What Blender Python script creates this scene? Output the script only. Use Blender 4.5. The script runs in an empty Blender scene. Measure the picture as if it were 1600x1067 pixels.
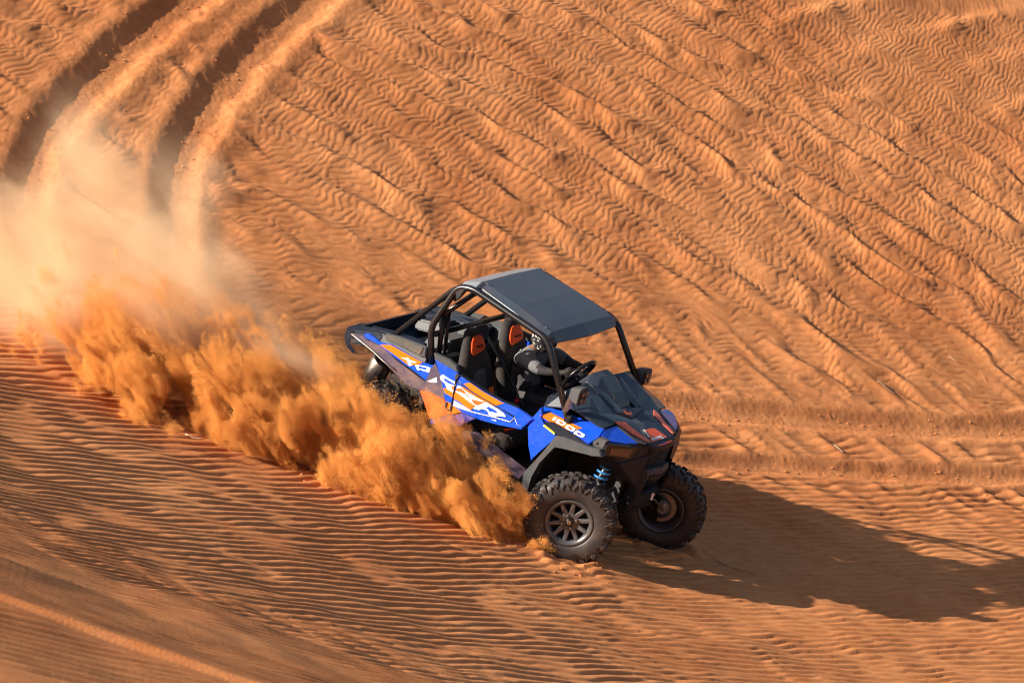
import bpy, bmesh, math, random
import numpy as np
from mathutils import Vector, Matrix
from mathutils.geometry import tessellate_polygon

scene = bpy.context.scene
COL = scene.collection
R = math.radians

# ------------------------------------------------------------------ camera
cam_data = bpy.data.cameras.new('camera')
cam = bpy.data.objects.new('camera', cam_data)
COL.objects.link(cam)
cam.location = (0.1, -23.0648, 9.7251)
cam.rotation_euler = (R(70.0), 0, 0)
cam_data.sensor_width = 36.0
cam_data.lens = 104.6
cam_data.clip_end = 2000
cam_data.dof.use_dof = True
cam_data.dof.focus_distance = 24.6
cam_data.dof.aperture_fstop = 5.0
scene.camera = cam

# ------------------------------------------------------------------ sky and sun
SUN_DIR = Vector((-0.768, -0.225, 0.545)).normalized()      # towards the sun
sun_el = math.asin(SUN_DIR.z)
sun_az = math.atan2(SUN_DIR.x, SUN_DIR.y)
world = bpy.data.worlds.new('World')
scene.world = world
world.use_nodes = True
wn = world.node_tree
bg = wn.nodes['Background']
sky = wn.nodes.new('ShaderNodeTexSky')
sky.sky_type = 'NISHITA'
sky.sun_disc = False
sky.sun_elevation = sun_el
sky.sun_rotation = sun_az
sky.dust_density = 2.0
wn.links.new(sky.outputs[0], bg.inputs[0])
bg.inputs[1].default_value = 0.058
sun_data = bpy.data.lights.new('sun', 'SUN')
sun_data.energy = 5.0
sun_data.angle = R(0.55)
sun_data.color = (1.0, 0.90, 0.76)
sun = bpy.data.objects.new('sun', sun_data)
COL.objects.link(sun)
sun.rotation_euler = SUN_DIR.to_track_quat('Z', 'Y').to_euler()
vs = scene.view_settings
vs.view_transform = 'Standard'
vs.look = 'None'
vs.exposure = 1.04
vs.gamma = 1.0
vs.use_curve_mapping = False
cy = scene.cycles
cy.use_denoising = True
cy.filter_width = 1.1
cy.max_bounces = 8
cy.diffuse_bounces = 3
cy.glossy_bounces = 3
cy.transmission_bounces = 4
cy.transparent_max_bounces = 12
cy.volume_bounces = 4
cy.use_adaptive_sampling = True
cy.adaptive_threshold = 0.03
cy.volume_step_rate = 2.0

# ------------------------------------------------------------------ small helpers
def link(o, parent=None):
    COL.objects.link(o)
    if parent is not None:
        o.parent = parent
    return o

def tag(o, label=None, cat=None, group=None, kind=None):
    if label: o['label'] = label
    if cat: o['category'] = cat
    if group: o['group'] = group
    if kind: o['kind'] = kind
    return o

def mesh_obj(name, verts, faces, mat, parent=None, smooth=False):
    me = bpy.data.meshes.new(name)
    me.from_pydata([tuple(v) for v in verts], [], [tuple(f) for f in faces])
    me.update()
    if mat is not None:
        me.materials.append(mat)
    if smooth:
        me.polygons.foreach_set('use_smooth', [True] * len(me.polygons))
    return link(bpy.data.objects.new(name, me), parent)

def nodes_of(name):
    m = bpy.data.materials.new(name)
    m.use_nodes = True
    nt = m.node_tree
    return m, nt, nt.nodes['Principled BSDF']

def N(nt, kind, **kw):
    n = nt.nodes.new(kind)
    for k, v in kw.items():
        if k in n.inputs: n.inputs[k].default_value = v
        else: setattr(n, k, v)
    return n

# ------------------------------------------------------------------ sand material
def sand_material():
    m, nt, b = nodes_of('sand')
    L = nt.links.new
    geo = N(nt, 'ShaderNodeNewGeometry')
    n1 = N(nt, 'ShaderNodeTexNoise', Scale=0.55, Detail=4.0, Roughness=0.6)
    n2 = N(nt, 'ShaderNodeTexNoise', Scale=9.0, Detail=5.0, Roughness=0.65)
    n3 = N(nt, 'ShaderNodeTexNoise', Scale=130.0, Detail=2.0, Roughness=0.7)
    for n in (n1, n2, n3): L(geo.outputs['Position'], n.inputs['Vector'])
    r1 = N(nt, 'ShaderNodeValToRGB')
    r1.color_ramp.elements[0].position = 0.34; r1.color_ramp.elements[0].color = (0.45, 0.150, 0.048, 1)
    r1.color_ramp.elements[1].position = 0.68; r1.color_ramp.elements[1].color = (0.66, 0.280, 0.108, 1)
    mixv = N(nt, 'ShaderNodeMath', operation='MULTIPLY_ADD')
    L(n2.outputs[0], mixv.inputs[0]); mixv.inputs[1].default_value = 0.45
    half = N(nt, 'ShaderNodeMath', operation='MULTIPLY'); half.inputs[1].default_value = 0.55
    L(n1.outputs[0], half.inputs[0]); L(half.outputs[0], mixv.inputs[2])
    L(mixv.outputs[0], r1.inputs[0])
    r3 = N(nt, 'ShaderNodeMapRange'); r3.inputs[1].default_value = 0.3; r3.inputs[2].default_value = 0.7
    r3.inputs[3].default_value = 0.74; r3.inputs[4].default_value = 1.20
    L(n3.outputs[0], r3.inputs[0])
    mul = N(nt, 'ShaderNodeMix', data_type='RGBA', blend_type='MULTIPLY'); mul.inputs[0].default_value = 1.0
    L(r1.outputs[0], mul.inputs[6]); L(r3.outputs[0], mul.inputs[7])
    L(mul.outputs[2], b.inputs['Base Color'])
    b.inputs['Roughness'].default_value = 0.92
    b.inputs['Specular IOR Level'].default_value = 0.15
    bump = N(nt, 'ShaderNodeBump', Strength=0.45, Distance=0.006)
    L(n3.outputs[0], bump.inputs['Height'])
    L(bump.outputs[0], b.inputs['Normal'])
    return m

# ------------------------------------------------------------------ terrain
VA = np.array([-4.2, 0.9]); VB = np.array([5.0, 4.3]); VZA, VZB = 1.25, -1.62
VT = (VB - VA) / np.linalg.norm(VB - VA); VN = np.array([-VT[1], VT[0]])

def softplus(x, k):
    return np.logaddexp(0, np.asarray(x, dtype=float) / k) * k

def macro(x, y):
    """large shape of the dunes: near slope falling to the right, far slope rising behind the hollow, crest near the viewer"""
    zn = -0.055 - 0.086 * y - 0.32 * x + 0.07 * softplus(x - 1.8, .6) + 0.06 * softplus(-x - 3.0, .6)
    yy = y + 0.12 * x + 0.27
    q = softplus(0.7 - yy, .5)
    zn = zn + np.where(q < 11.0, .0185 * q * q, .0185 * (22.0 * q - 121.0)) - 0.16 * softplus(-yy - 10.3, .05) - .042 * np.clip((-yy - 10.3) / .05, 0, 1)
    s = (x - VA[0]) * VT[0] + (y - VA[1]) * VT[1]
    d = (x - VA[0]) * VN[0] + (y - VA[1]) * VN[1]
    zf = VZA + (VZB - VZA) * s / np.linalg.norm(VB - VA) + 0.52 * d - 0.30 * softplus(d - 14.0, 2.0)
    k = .22
    return np.logaddexp(zn / k, zf / k) * k

GX0, GY0, GDX = -9.0, -14.0, 0.0125
GNX, GNY = 1440, 2304

def phasor(wl, ang, bw, abw, seed, step=1):
    """complex band-passed noise whose phase draws wind ripples: crests run along ang (degrees in plan)"""
    nx, ny, dx = GNX // step, GNY // step, GDX * step
    rng = np.random.default_rng(seed)
    w = rng.standard_normal((ny, nx)).astype(np.float32)
    fx = np.fft.fftfreq(nx, dx)[None, :]; fy = np.fft.fftfreq(ny, dx)[:, None]
    kr = np.sqrt(fx * fx + fy * fy) + 1e-9
    ka = np.arctan2(fy, fx) - math.radians(ang + 90)
    ka = (ka + np.pi) % (2 * np.pi) - np.pi
    f = np.exp(-0.5 * (np.log(kr * wl) / bw) ** 2) * np.exp(-0.5 * (ka / math.radians(abw)) ** 2)
    z = np.fft.ifft2(np.fft.fft2(w) * f)
    return (z / np.sqrt(np.mean(np.abs(z) ** 2))).astype(np.complex64)

def lownoise(wl, seed, step=4, bw=0.5):
    nx, ny, dx = GNX // step, GNY // step, GDX * step
    rng = np.random.default_rng(seed)
    w = rng.standard_normal((ny, nx))
    fx = np.fft.fftfreq(nx, dx)[None, :]; fy = np.fft.fftfreq(ny, dx)[:, None]
    kr = np.sqrt(fx * fx + fy * fy) + 1e-9
    f = np.exp(-0.5 * (kr * wl) ** 2)
    z = np.real(np.fft.ifft2(np.fft.fft2(w) * f))
    return z / z.std()

def sample(field, x, y, step=1):
    ny, nx = field.shape; dx = GDX * step
    u = np.clip((x - GX0) / dx, 0, nx - 1.001); v = np.clip((y - GY0) / dx, 0, ny - 1.001)
    i = u.astype(int); j = v.astype(int); a = (u - i).astype(np.float32); b = (v - j).astype(np.float32)
    return (field[j, i] * (1 - a) * (1 - b) + field[j, i + 1] * a * (1 - b) + field[j + 1, i] * (1 - a) * b + field[j + 1, i + 1] * a * b)

def sstep(x, a, b):
    t = np.clip((x - a) / (b - a), 0, 1)
    return t * t * (3 - 2 * t)

def poly_dist(x, y, pts):
    """signed distance to a polyline, and the length along it"""
    best = np.full(x.shape, 1e9); sgn = np.zeros(x.shape); along = np.zeros(x.shape); acc = 0.0
    for (ax, ay), (bx, by) in zip(pts[:-1], pts[1:]):
        lx, ly = bx - ax, by - ay; ll = math.hypot(lx, ly)
        t = np.clip(((x - ax) * lx + (y - ay) * ly) / (ll * ll), 0, 1)
        dx, dy = x - (ax + t * lx), y - (ay + t * ly)
        dd = np.hypot(dx, dy); side = np.sign(lx * dy - ly * dx)
        m = dd < best
        best = np.where(m, dd, best); sgn = np.where(m, side, sgn); along = np.where(m, acc + t * ll, along)
        acc += ll
    return best * sgn, along

def smooth_poly(pts, n=8):
    P = [np.array(p, float) for p in pts]; out = []
    P = [2 * P[0] - P[1]] + P + [2 * P[-1] - P[-2]]
    for i in range(1, len(P) - 2):
        for k in range(n):
            t = k / n
            out.append(tuple(0.5 * ((2 * P[i]) + (-P[i-1] + P[i+1]) * t + (2*P[i-1] - 5*P[i] + 4*P[i+1] - P[i+2]) * t*t + (-P[i-1] + 3*P[i] - 3*P[i+1] + P[i+2]) * t**3)))
    out.append(tuple(P[-2]))
    return out

# wheel ruts in plan: (points, half width, depth)
RUTS = [
    ([(-2.63, 7.51), (-2.95, 6.51), (-3.42, 5.44), (-3.8, 4.47), (-4.11, 3.51), (-4.24, 2.78), (-4.19, 2.11), (-3.97, 1.52)], .17, .065),
    ([(-1.28, 8.53), (-1.77, 7.38), (-2.34, 6.01), (-2.75, 4.82), (-3.0, 3.8), (-3.02, 3.06), (-2.91, 2.24), (-2.58, 1.92)], .17, .062),
    ([(1.3, 3.06), (1.8, 3.22), (2.56, 3.59), (3.55, 4.07), (4.58, 4.61), (5.6, 5.23), (6.43, 5.75)], .12, .046),
    ([(1.27, 2.08), (1.75, 2.33), (2.5, 2.73), (3.46, 3.23), (4.47, 3.79), (5.46, 4.38), (6.27, 4.83)], .11, .046),
]

_cache = {}
def memo(fn):
    def g(*a):
        k = (fn.__name__,) + a
        if k not in _cache: _cache[k] = fn(*a)
        return _cache[k]
    return g
phasor = memo(phasor); lownoise = memo(lownoise)

def rut_rasters():
    if 'ruts' not in _cache:
        st = 2
        x, y = np.meshgrid(GX0 + np.arange(GNX // st) * GDX * st, GY0 + np.arange(GNY // st) * GDX * st)
        lo2 = sample(lownoise(0.55, 2), x, y, 4); lo3 = sample(lownoise(0.16, 6, 2), x, y, 2)
        z = np.zeros_like(x); sm = np.ones_like(x)
        for pts, hw, dep in RUTS:
            e, al = poly_dist(x, y, smooth_poly(pts, 4))
            e = e + .012 * lo2
            scal = (.007 if hw > .15 else .0) * lo3 * np.exp(-0.5 * ((np.abs(e) - hw * 1.1) / (hw * .5)) ** 2)
            ae = np.abs(e + scal)
            z = z - dep * (1 - sstep(ae, hw * .25, hw * 1.45)) + dep * .20 * np.exp(-0.5 * ((ae - hw * 1.6) / (hw * .35)) ** 2)
            sm = sm * sstep(ae + .02 * lo2, hw * (1.55 if hw > .15 else 1.3), hw * (2.8 if hw > .15 else 2.2))
        _cache['ruts'] = (z.astype(np.float32), sm.astype(np.float32))
    return _cache['ruts']

def relief(x, y):
    """ripples, sand ridges and wheel ruts on the large shape"""
    d = (x - VA[0]) * VN[0] + (y - VA[1]) * VN[1]              # metres beyond the hollow
    s = (x - VA[0]) * VT[0] + (y - VA[1]) * VT[1]
    lo1 = sample(lownoise(1.3, 1), x, y, 4); lo2 = sample(lownoise(0.55, 2), x, y, 4); lo3 = sample(lownoise(0.22, 5, 2), x, y, 2)
    far = sstep(d + .35 * lo1, -.6, .6)
    # --- far slope: ridges
    # long ridges that sweep down to the right and bend at the far right
    jx, jy = x + .05 * lo2, y + .03 * lo2
    psi = -2.898 + .317 * x + .6434 * y + .03374 * x * x - .05752 * x * y + .01738 * y * y
    carrier = np.exp(1j * (2 * np.pi * 2.3 * psi + .9 * lo1 + .45 * lo2))
    stray = sample(phasor(.50, -8, .30, 10, 11, 4), jx, jy, 4)
    topr = sstep(s + .5 * lo1, 9.4, 10.8) * sstep(d, 4.6, 5.6)
    rid = (carrier + .75 * stray) * (1 - .8 * topr) + sample(phasor(.70, 46, .25, 6, 12, 4), x, y, 4) * topr
    ra = np.clip(np.abs(rid), 0, 1.6) / 1.25
    rp = np.angle(rid)
    ridge = (np.cos(rp + .3 * np.sin(rp) - .5 * np.cos(rp))) * ra * (.45 + .55 * sstep(lo2 + .7 * lo1, -1.4, 1.2))
    ridge_env = sstep(d + .3 * lo1, .3, 1.5)
    # --- far slope: wind ripples, turning towards the hollow
    def w(c, r):
        return np.exp(-0.5 * ((d + .45 * lo1 - c) / r) ** 2)
    wob = .035 * lo2 + .012 * lo3
    rf = sample(phasor(.070, 74, .18, 18, 21), x + wob, y + wob) * (sstep(d + .5 * lo1, 1.3, 2.6) + .05)
    rf = rf + sample(phasor(.080, 45, .17, 17, 22), x + wob, y) * w(1.6, .55) * 1.1
    rf = rf + sample(phasor(.090, 16, .17, 15, 23), x, y + wob) * w(.3, .75) * 1.3
    # --- near slope ripples
    left = sstep(-x - .25 * y + .4 * lo1, -1.2, 1.6)
    deep = sstep(-y - .12 * x + .3 * lo1, 4.6, 8.0)
    rn = sample(phasor(.112, 51, .09, 5, 31, 2), x + .2 * wob, y, 2) * left * (1 - deep) \
        + sample(phasor(.098, 36, .11, 7, 32, 2), x + .3 * wob, y, 2) * (1 - left) * (1 - deep) \
        + sample(phasor(.115, 30, .08, 4, 33, 2), x, y, 2) * deep
    pf = np.angle(rf) + 1.4 * rp * ridge_env; af = .35 * sstep(np.abs(rf), .02, .25) + .65 * sstep(np.abs(rf), .1, 1.0)
    wn = np.sqrt((left * (1 - deep)) ** 2 + ((1 - left) * (1 - deep)) ** 2 + deep ** 2)
    pn = np.angle(rn); an = .4 * sstep(np.abs(rn) / wn, .02, .2) + .6 * sstep(np.abs(rn) / wn, .1, .9)
    hf = (np.cos(pf - .45 * np.sin(pf) + .5 * np.cos(pf))) * af * .0037
    hn = (np.cos(pn - .5 * np.sin(pn) + .5 * np.cos(pn))) * an * .0115
    calm = 1 - .65 * sstep(lo2 + .5 * ridge, 1.0, 2.2)
    ripple = (hf * far * calm + hn * (1 - far)) * sstep(np.abs(y + .12 * x + .27 + 10.33), .06, .35)
    # bars and hollows near the valley, on the right
    bars = sample(phasor(.42, -30, .35, 20, 41, 4), x, y, 4)
    bar_env = np.exp(-0.5 * ((d - .1) / .9) ** 2) * sstep(x, .5, 2.2)
    zb = .014 * np.cos(np.angle(bars) + .6 * np.sin(np.angle(bars))) * np.clip(np.abs(bars), 0, 1.5) * bar_env
    z = .029 * ridge * ridge_env + (.006 + .002 * far) * lo1 + .003 * lo2
    smooth = np.ones_like(x)
    rut, calm_r = rut_rasters()
    smooth = np.clip(sample(calm_r, x, y, 2), 0, 1)
    z = z * (.05 + .95 * smooth) + zb * smooth + sample(rut, x, y, 2)
    z = z + ripple * (.06 + .94 * smooth)
    # loose sand: crumbs in the ruts, a bank pushed up round each front tyre
    z = z + .0016 * sample(lownoise(.05, 9, 1), x, y, 1) * (1 - smooth)
    for cx_, cy_ in ((.53, -1.24), (1.37, -.07)):
        rr = np.hypot(x - cx_, y - cy_)
        z = z + .035 * np.exp(-((rr - .26) / .09) ** 2) * (1 + .35 * lo3)
    # churned, packed patch under the vehicle
    c = np.hypot((x - .3) / 1.7, (y + .2) / 1.2)
    return z, c

def build_terrain(mat):
    v = np.concatenate([np.linspace(-10.6, -2.0, 380, endpoint=False), np.linspace(-2.0, 1.4, 200, endpoint=False), np.linspace(1.4, 8.8, 560)])
    g = np.cumsum(.05 * 1.19 ** np.arange(34))
    v = np.concatenate([(-10.6 - g)[::-1], v, 8.8 + g])
    u = np.linspace(-1, 1, 880)
    V, U = np.meshgrid(v, u, indexing='ij')
    vc = np.clip(V, -10.6, 8.8)
    t = (vc + 10.6) / 19.4
    xc = -.55 + 1.35 * t; hw = 3.3 + 2.75 * t
    Xd = xc + U * hw
    gl = np.cumsum(.05 * 1.19 ** np.arange(34))
    Xl = Xd[:, :1] - gl[::-1][None, :]; Xr = Xd[:, -1:] + gl[None, :]
    X = np.concatenate([Xl, Xd, Xr], 1)
    Vf = np.repeat(v[:, None], X.shape[1], 1)
    Y = Vf + .6 * np.clip(X, -7, 8)
    Z = macro(X, Y)
    rz, c = relief(X, Y)
    inside = (X > GX0 + .2) & (X < GX0 + GNX * GDX - .2) & (Y > GY0 + .2) & (Y < GY0 + GNY * GDX - .2)
    Z = Z + np.where(inside, rz, 0)
    ny, nx = X.shape
    co = np.stack([X, Y, Z], -1).reshape(-1, 3).astype(np.float32)
    me = bpy.data.meshes.new('sand_dunes')
    me.vertices.add(nx * ny)
    me.vertices.foreach_set('co', co.ravel())
    idx = np.arange(nx * ny).reshape(ny, nx)
    q = np.stack([idx[:-1, :-1], idx[:-1, 1:], idx[1:, 1:], idx[1:, :-1]], -1).reshape(-1, 4).astype(np.int32)
    me.loops.add(q.size); me.loops.foreach_set('vertex_index', q.ravel())
    me.polygons.add(len(q)); me.polygons.foreach_set('loop_start', np.arange(0, q.size, 4, dtype=np.int32))
    me.polygons.foreach_set('use_smooth', np.ones(len(q), bool))
    me.update(calc_edges=True)
    me.materials.append(mat)
    o = link(bpy.data.objects.new('sand_dunes', me))
    tag(o, 'orange rippled desert sand of the dunes', None, None, 'structure')
    return o

SAND = sand_material()
build_terrain(SAND)

# ------------------------------------------------------------------ mesh builders
def cat(pts, n=6):
    """smooth polyline through 3-D points"""
    P = [Vector(p) for p in pts]
    if len(P) < 3: return P
    P = [2 * P[0] - P[1]] + P + [2 * P[-1] - P[-2]]
    out = []
    for i in range(1, len(P) - 2):
        for k in range(n):
            t = k / n
            out.append(0.5 * ((2 * P[i]) + (-P[i-1] + P[i+1]) * t + (2*P[i-1] - 5*P[i] + 4*P[i+1] - P[i+2]) * t*t + (-P[i-1] + 3*P[i] - 3*P[i+1] + P[i+2]) * t**3))
    out.append(P[-2])
    return out

def rounded(pts, r=.06, n=4):
    """polyline with its corners rounded off, as bent tube"""
    P = [Vector(p) for p in pts]; out = [P[0]]
    for a, b, c in zip(P[:-2], P[1:-1], P[2:]):
        ra = min(r, (a - b).length * .45, (c - b).length * .45)
        p0 = b + (a - b).normalized() * ra; p1 = b + (c - b).normalized() * ra
        for k in range(n + 1):
            t = k / n
            out.append(p0 * (1-t)**2 + b * 2*t*(1-t) + p1 * t*t)
    out.append(P[-1])
    return out

def tube_data(P, rad, seg=10, closed=False):
    P = [Vector(p) for p in P]; n = len(P)
    rads = rad if isinstance(rad, (list, tuple)) else [rad] * n
    V, Fc = [], []
    up = None
    for i in range(n):
        if closed: t = (P[(i+1) % n] - P[i-1]).normalized()
        else: t = (P[min(i+1, n-1)] - P[max(i-1, 0)]).normalized()
        if up is None:
            up = t.orthogonal().normalized()
        up = (up - t * up.dot(t)).normalized()
        s = t.cross(up)
        for k in range(seg):
            a = 2 * math.pi * k / seg
            V.append(P[i] + (up * math.cos(a) + s * math.sin(a)) * rads[i])
    m = n if closed else n - 1
    for i in range(m):
        for k in range(seg):
            a = i * seg + k; b = i * seg + (k + 1) % seg
            c = ((i + 1) % n) * seg + (k + 1) % seg; d = ((i + 1) % n) * seg + k
            Fc.append((a, b, c, d))
    if not closed:
        Fc.append(tuple(range(seg))[::-1]); Fc.append(tuple(range((n-1)*seg, n*seg)))
    return V, Fc

def tube(name, pts, rad, mat, parent, seg=10, closed=False):
    V, Fc = tube_data(pts, rad, seg, closed)
    return mesh_obj(name, V, Fc, mat, parent, True)

def newell(P):
    n = Vector()
    for a, b in zip(P, P[1:] + P[:1]):
        n += Vector(((a.y - b.y) * (a.z + b.z), (a.z - b.z) * (a.x + b.x), (a.x - b.x) * (a.y + b.y)))
    return n.normalized()

def slab(name, pts, out, th, mat, parent, bev=0.0):
    """plate cut to an outline: front face on the points, back face th behind it"""
    P = [Vector(p) for p in pts]
    n = newell(P)
    if n.dot(Vector(out)) < 0:
        P.reverse(); n = -n
    m = len(P)
    bm = bmesh.new()
    f = [bm.verts.new(p) for p in P]; b = [bm.verts.new(p - n * th) for p in P]
    front = bm.faces.new(f); bm.faces.new(b[::-1])
    for i in range(m):
        bm.faces.new((f[i], b[i], b[(i+1) % m], f[(i+1) % m]))
    if bev > 0:
        bmesh.ops.bevel(bm, geom=[e for e in front.edges], offset=bev, segments=2, affect='EDGES', clamp_overlap=True)
    bmesh.ops.triangulate(bm, faces=[q for q in bm.faces if len(q.verts) > 4])
    return from_bm(name, bm, mat, parent)

def from_bm(name, bm, mat, parent, smooth=False):
    me = bpy.data.meshes.new(name)
    bm.to_mesh(me); bm.free()
    if mat is not None: me.materials.append(mat)
    if smooth: me.polygons.foreach_set('use_smooth', [True] * len(me.polygons))
    return link(bpy.data.objects.new(name, me), parent)

def hull(name, pts, mat, parent, bev=0.012, seg=2):
    bm = bmesh.new()
    for p in pts: bm.verts.new(p)
    r = bmesh.ops.convex_hull(bm, input=bm.verts)
    bmesh.ops.delete(bm, geom=[v for v in bm.verts if not v.link_faces], context='VERTS')
    bmesh.ops.dissolve_limit(bm, angle_limit=R(3), verts=bm.verts, edges=bm.edges)
    if bev: bmesh.ops.bevel(bm, geom=list(bm.edges), offset=bev, segments=seg, affect='EDGES', clamp_overlap=True)
    bmesh.ops.recalc_face_normals(bm, faces=bm.faces)
    return from_bm(name, bm, mat, parent)

def box_pts(x0, x1, y0, y1, z0, z1):
    return [(x, y, z) for x in (x0, x1) for y in (y0, y1) for z in (z0, z1)]

def quads(name, V, Fc, mat, parent, thick=.02, bev=.006):
    """faceted shell with thickness"""
    bm = bmesh.new()
    vs_ = [bm.verts.new(v) for v in V]
    for f in Fc: bm.faces.new([vs_[i] for i in f])
    bmesh.ops.recalc_face_normals(bm, faces=bm.faces)
    up = sum((f.normal.z for f in bm.faces))
    if up < 0: bmesh.ops.reverse_faces(bm, faces=bm.faces)
    bmesh.ops.solidify(bm, geom=list(bm.faces), thickness=thick)
    if bev: bmesh.ops.bevel(bm, geom=[e for e in bm.edges if len(e.link_faces) == 2 and e.calc_face_angle(0) > .15], offset=bev, segments=1, affect='EDGES', clamp_overlap=True)
    bmesh.ops.recalc_face_normals(bm, faces=bm.faces)
    return from_bm(name, bm, mat, parent)

def loft(name, rings, mat, parent, smooth=True):
    n = len(rings[0]); V = [p for r in rings for p in r]; Fc = []
    for i in range(len(rings) - 1):
        for k in range(n):
            Fc.append((i*n+k, i*n+(k+1) % n, (i+1)*n+(k+1) % n, (i+1)*n+k))
    Fc.append(tuple(range(n))[::-1]); Fc.append(tuple(range((len(rings)-1)*n, len(rings)*n)))
    return mesh_obj(name, V, Fc, mat, parent, smooth)

def lathe(name, prof, mat, parent, seg=48, smooth=True, closed=True):
    """profile of (radius, y) turned about the y axis"""
    n = len(prof); V = []; Fc = []
    for k in range(seg):
        a = 2 * math.pi * k / seg
        for r, y in prof: V.append((r * math.cos(a), y, r * math.sin(a)))
    for k in range(seg):
        for i in range(n if closed else n - 1):
            j = (i + 1) % n
            Fc.append((k*n+i, k*n+j, ((k+1) % seg)*n+j, ((k+1) % seg)*n+i))
    return mesh_obj(name, V, Fc, mat, parent, smooth)

def mir(pts): return [(p[0], -p[1], p[2]) for p in pts]

# ------------------------------------------------------------------ vehicle materials
def paint(name, col, rough=.35, dust=.25, metal=0.0, spec=.5, scale=7.0, coat=0.0, grain=0.0, grain_scale=400):
    """paint, plastic or metal with a film of sand dust in patches"""
    m, nt, b = nodes_of(name)
    L = nt.links.new
    tc = N(nt, 'ShaderNodeTexCoord')
    n1 = N(nt, 'ShaderNodeTexNoise', Scale=scale, Detail=6.0, Roughness=0.65)
    L(tc.outputs['Object'], n1.inputs['Vector'])
    mr = N(nt, 'ShaderNodeMapRange'); mr.inputs[1].default_value = .42; mr.inputs[2].default_value = .8
    mr.inputs[3].default_value = dust * .12; mr.inputs[4].default_value = dust
    L(n1.outputs[0], mr.inputs[0])
    mx = N(nt, 'ShaderNodeMix', data_type='RGBA')
    L(mr.outputs[0], mx.inputs[0])
    mx.inputs[6].default_value = (*col, 1); mx.inputs[7].default_value = (.42, .22, .11, 1)
    L(mx.outputs[2], b.inputs['Base Color'])
    ra = N(nt, 'ShaderNodeMath', operation='MULTIPLY_ADD'); ra.inputs[1].default_value = .6; ra.inputs[2].default_value = rough
    L(mr.outputs[0], ra.inputs[0]); L(ra.outputs[0], b.inputs['Roughness'])
    b.inputs['Metallic'].default_value = metal
    b.inputs['Specular IOR Level'].default_value = spec
    b.inputs['Coat Weight'].default_value = coat
    b.inputs['Coat Roughness'].default_value = .08
    if grain:
        n2 = N(nt, 'ShaderNodeTexNoise', Scale=grain_scale, Detail=2.0)
        L(tc.outputs['Object'], n2.inputs['Vector'])
        bp_ = N(nt, 'ShaderNodeBump', Strength=grain, Distance=.002)
        L(n2.outputs[0], bp_.inputs['Height']); L(bp_.outputs[0], b.inputs['Normal'])
    return m

BLACK = paint('black_plastic', (.008, .014, .026), .44, .03, grain=.2, spec=.25)
BLACK2 = paint('black_satin', (.007, .009, .013), .28, .05)
GREY = paint('grey_plastic', (.050, .058, .066), .55, .12, grain=.3, spec=.3)
DARK = paint('dark_cavity_plastic', (.008, .008, .009), .7, .10)
ROOFM = paint('roof_plastic', (.042, .058, .082), .30, .10, grain=.2, scale=4)
ROOF_SHEEN = paint('roof_plastic_painted_sheen', (.17, .20, .23), .4, .12, grain=.2)  # paler than the roof: sky sheen painted into the base colour
HOODM = paint('hood_plastic', (.020, .031, .047), .27, .05, grain=.15, spec=.6)
TUBEM = paint('black_tube_paint', (.007, .009, .012), .24, .035, spec=.6)
BLUE = paint('blue_paint', (.001, .072, .60), .26, .07, coat=.3, scale=16)
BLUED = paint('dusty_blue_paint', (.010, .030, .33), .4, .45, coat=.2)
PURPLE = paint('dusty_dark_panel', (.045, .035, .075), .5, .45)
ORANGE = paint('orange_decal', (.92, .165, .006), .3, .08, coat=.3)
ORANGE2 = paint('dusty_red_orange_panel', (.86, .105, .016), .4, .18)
REDOR = paint('red_orange_decal', (.92, .11, .014), .35, .06, coat=.2)
WHITE = paint('white_decal', (.82, .82, .82), .35, .06)
PALE_GLARE = paint('pale_blue_glare_decal', (.36, .46, .72), .3, .05)  # decal tint with reflected glare painted in
YELLOW = paint('yellow_strip', (.80, .62, .06), .35, .05)
RUBBER = paint('tyre_rubber', (.020, .021, .024), .50, .15, scale=12, grain=.4, grain_scale=90)
RIMM = paint('rim_paint', (.10, .103, .11), .32, .10, metal=.45, spec=.6)
STEEL = paint('bare_steel', (.30, .29, .28), .35, .30, metal=.9)
ALU = paint('light_alloy', (.55, .53, .50), .4, .35, metal=.7)
SPRING = paint('blue_spring', (.012, .17, .42), .3, .12, coat=.4)
SEATB = paint('black_seat_fabric', (.012, .012, .014), .8, .12, grain=.5, grain_scale=260)
SEATG = paint('grey_seat_fabric', (.085, .075, .075), .85, .15, grain=.5, grain_scale=260)
SEATO = paint('orange_seat_fabric', (.88, .10, .008), .7, .04, grain=.4, grain_scale=260)
REDM = paint('red_plastic', (.55, .01, .02), .35, .05)
LENS = paint('smoked_lens', (.075, .042, .034), .12, .2, spec=.5, coat=.4)
BRONZE = paint('lamp_lens', (.16, .085, .055), .15, .25, spec=.8, coat=.5)
BADGE = paint('badge_blue', (.02, .08, .35), .2, .02)

# ------------------------------------------------------------------ the buggy
ROT = Matrix(((0.8116, 0.5267, 0.2529), (-0.5478, 0.8365, 0.0157), (-0.2032, -0.1513, 0.9674)))
buggy = bpy.data.objects.new('off_road_buggy', None)
COL.objects.link(buggy)
buggy.rotation_euler = ROT.to_euler()
buggy.empty_display_size = .3
tag(buggy, 'blue and orange open-sided off-road buggy with black roof charging across the sand', 'buggy')
RS = (0, -1, 0)         # outward on the right side

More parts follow.
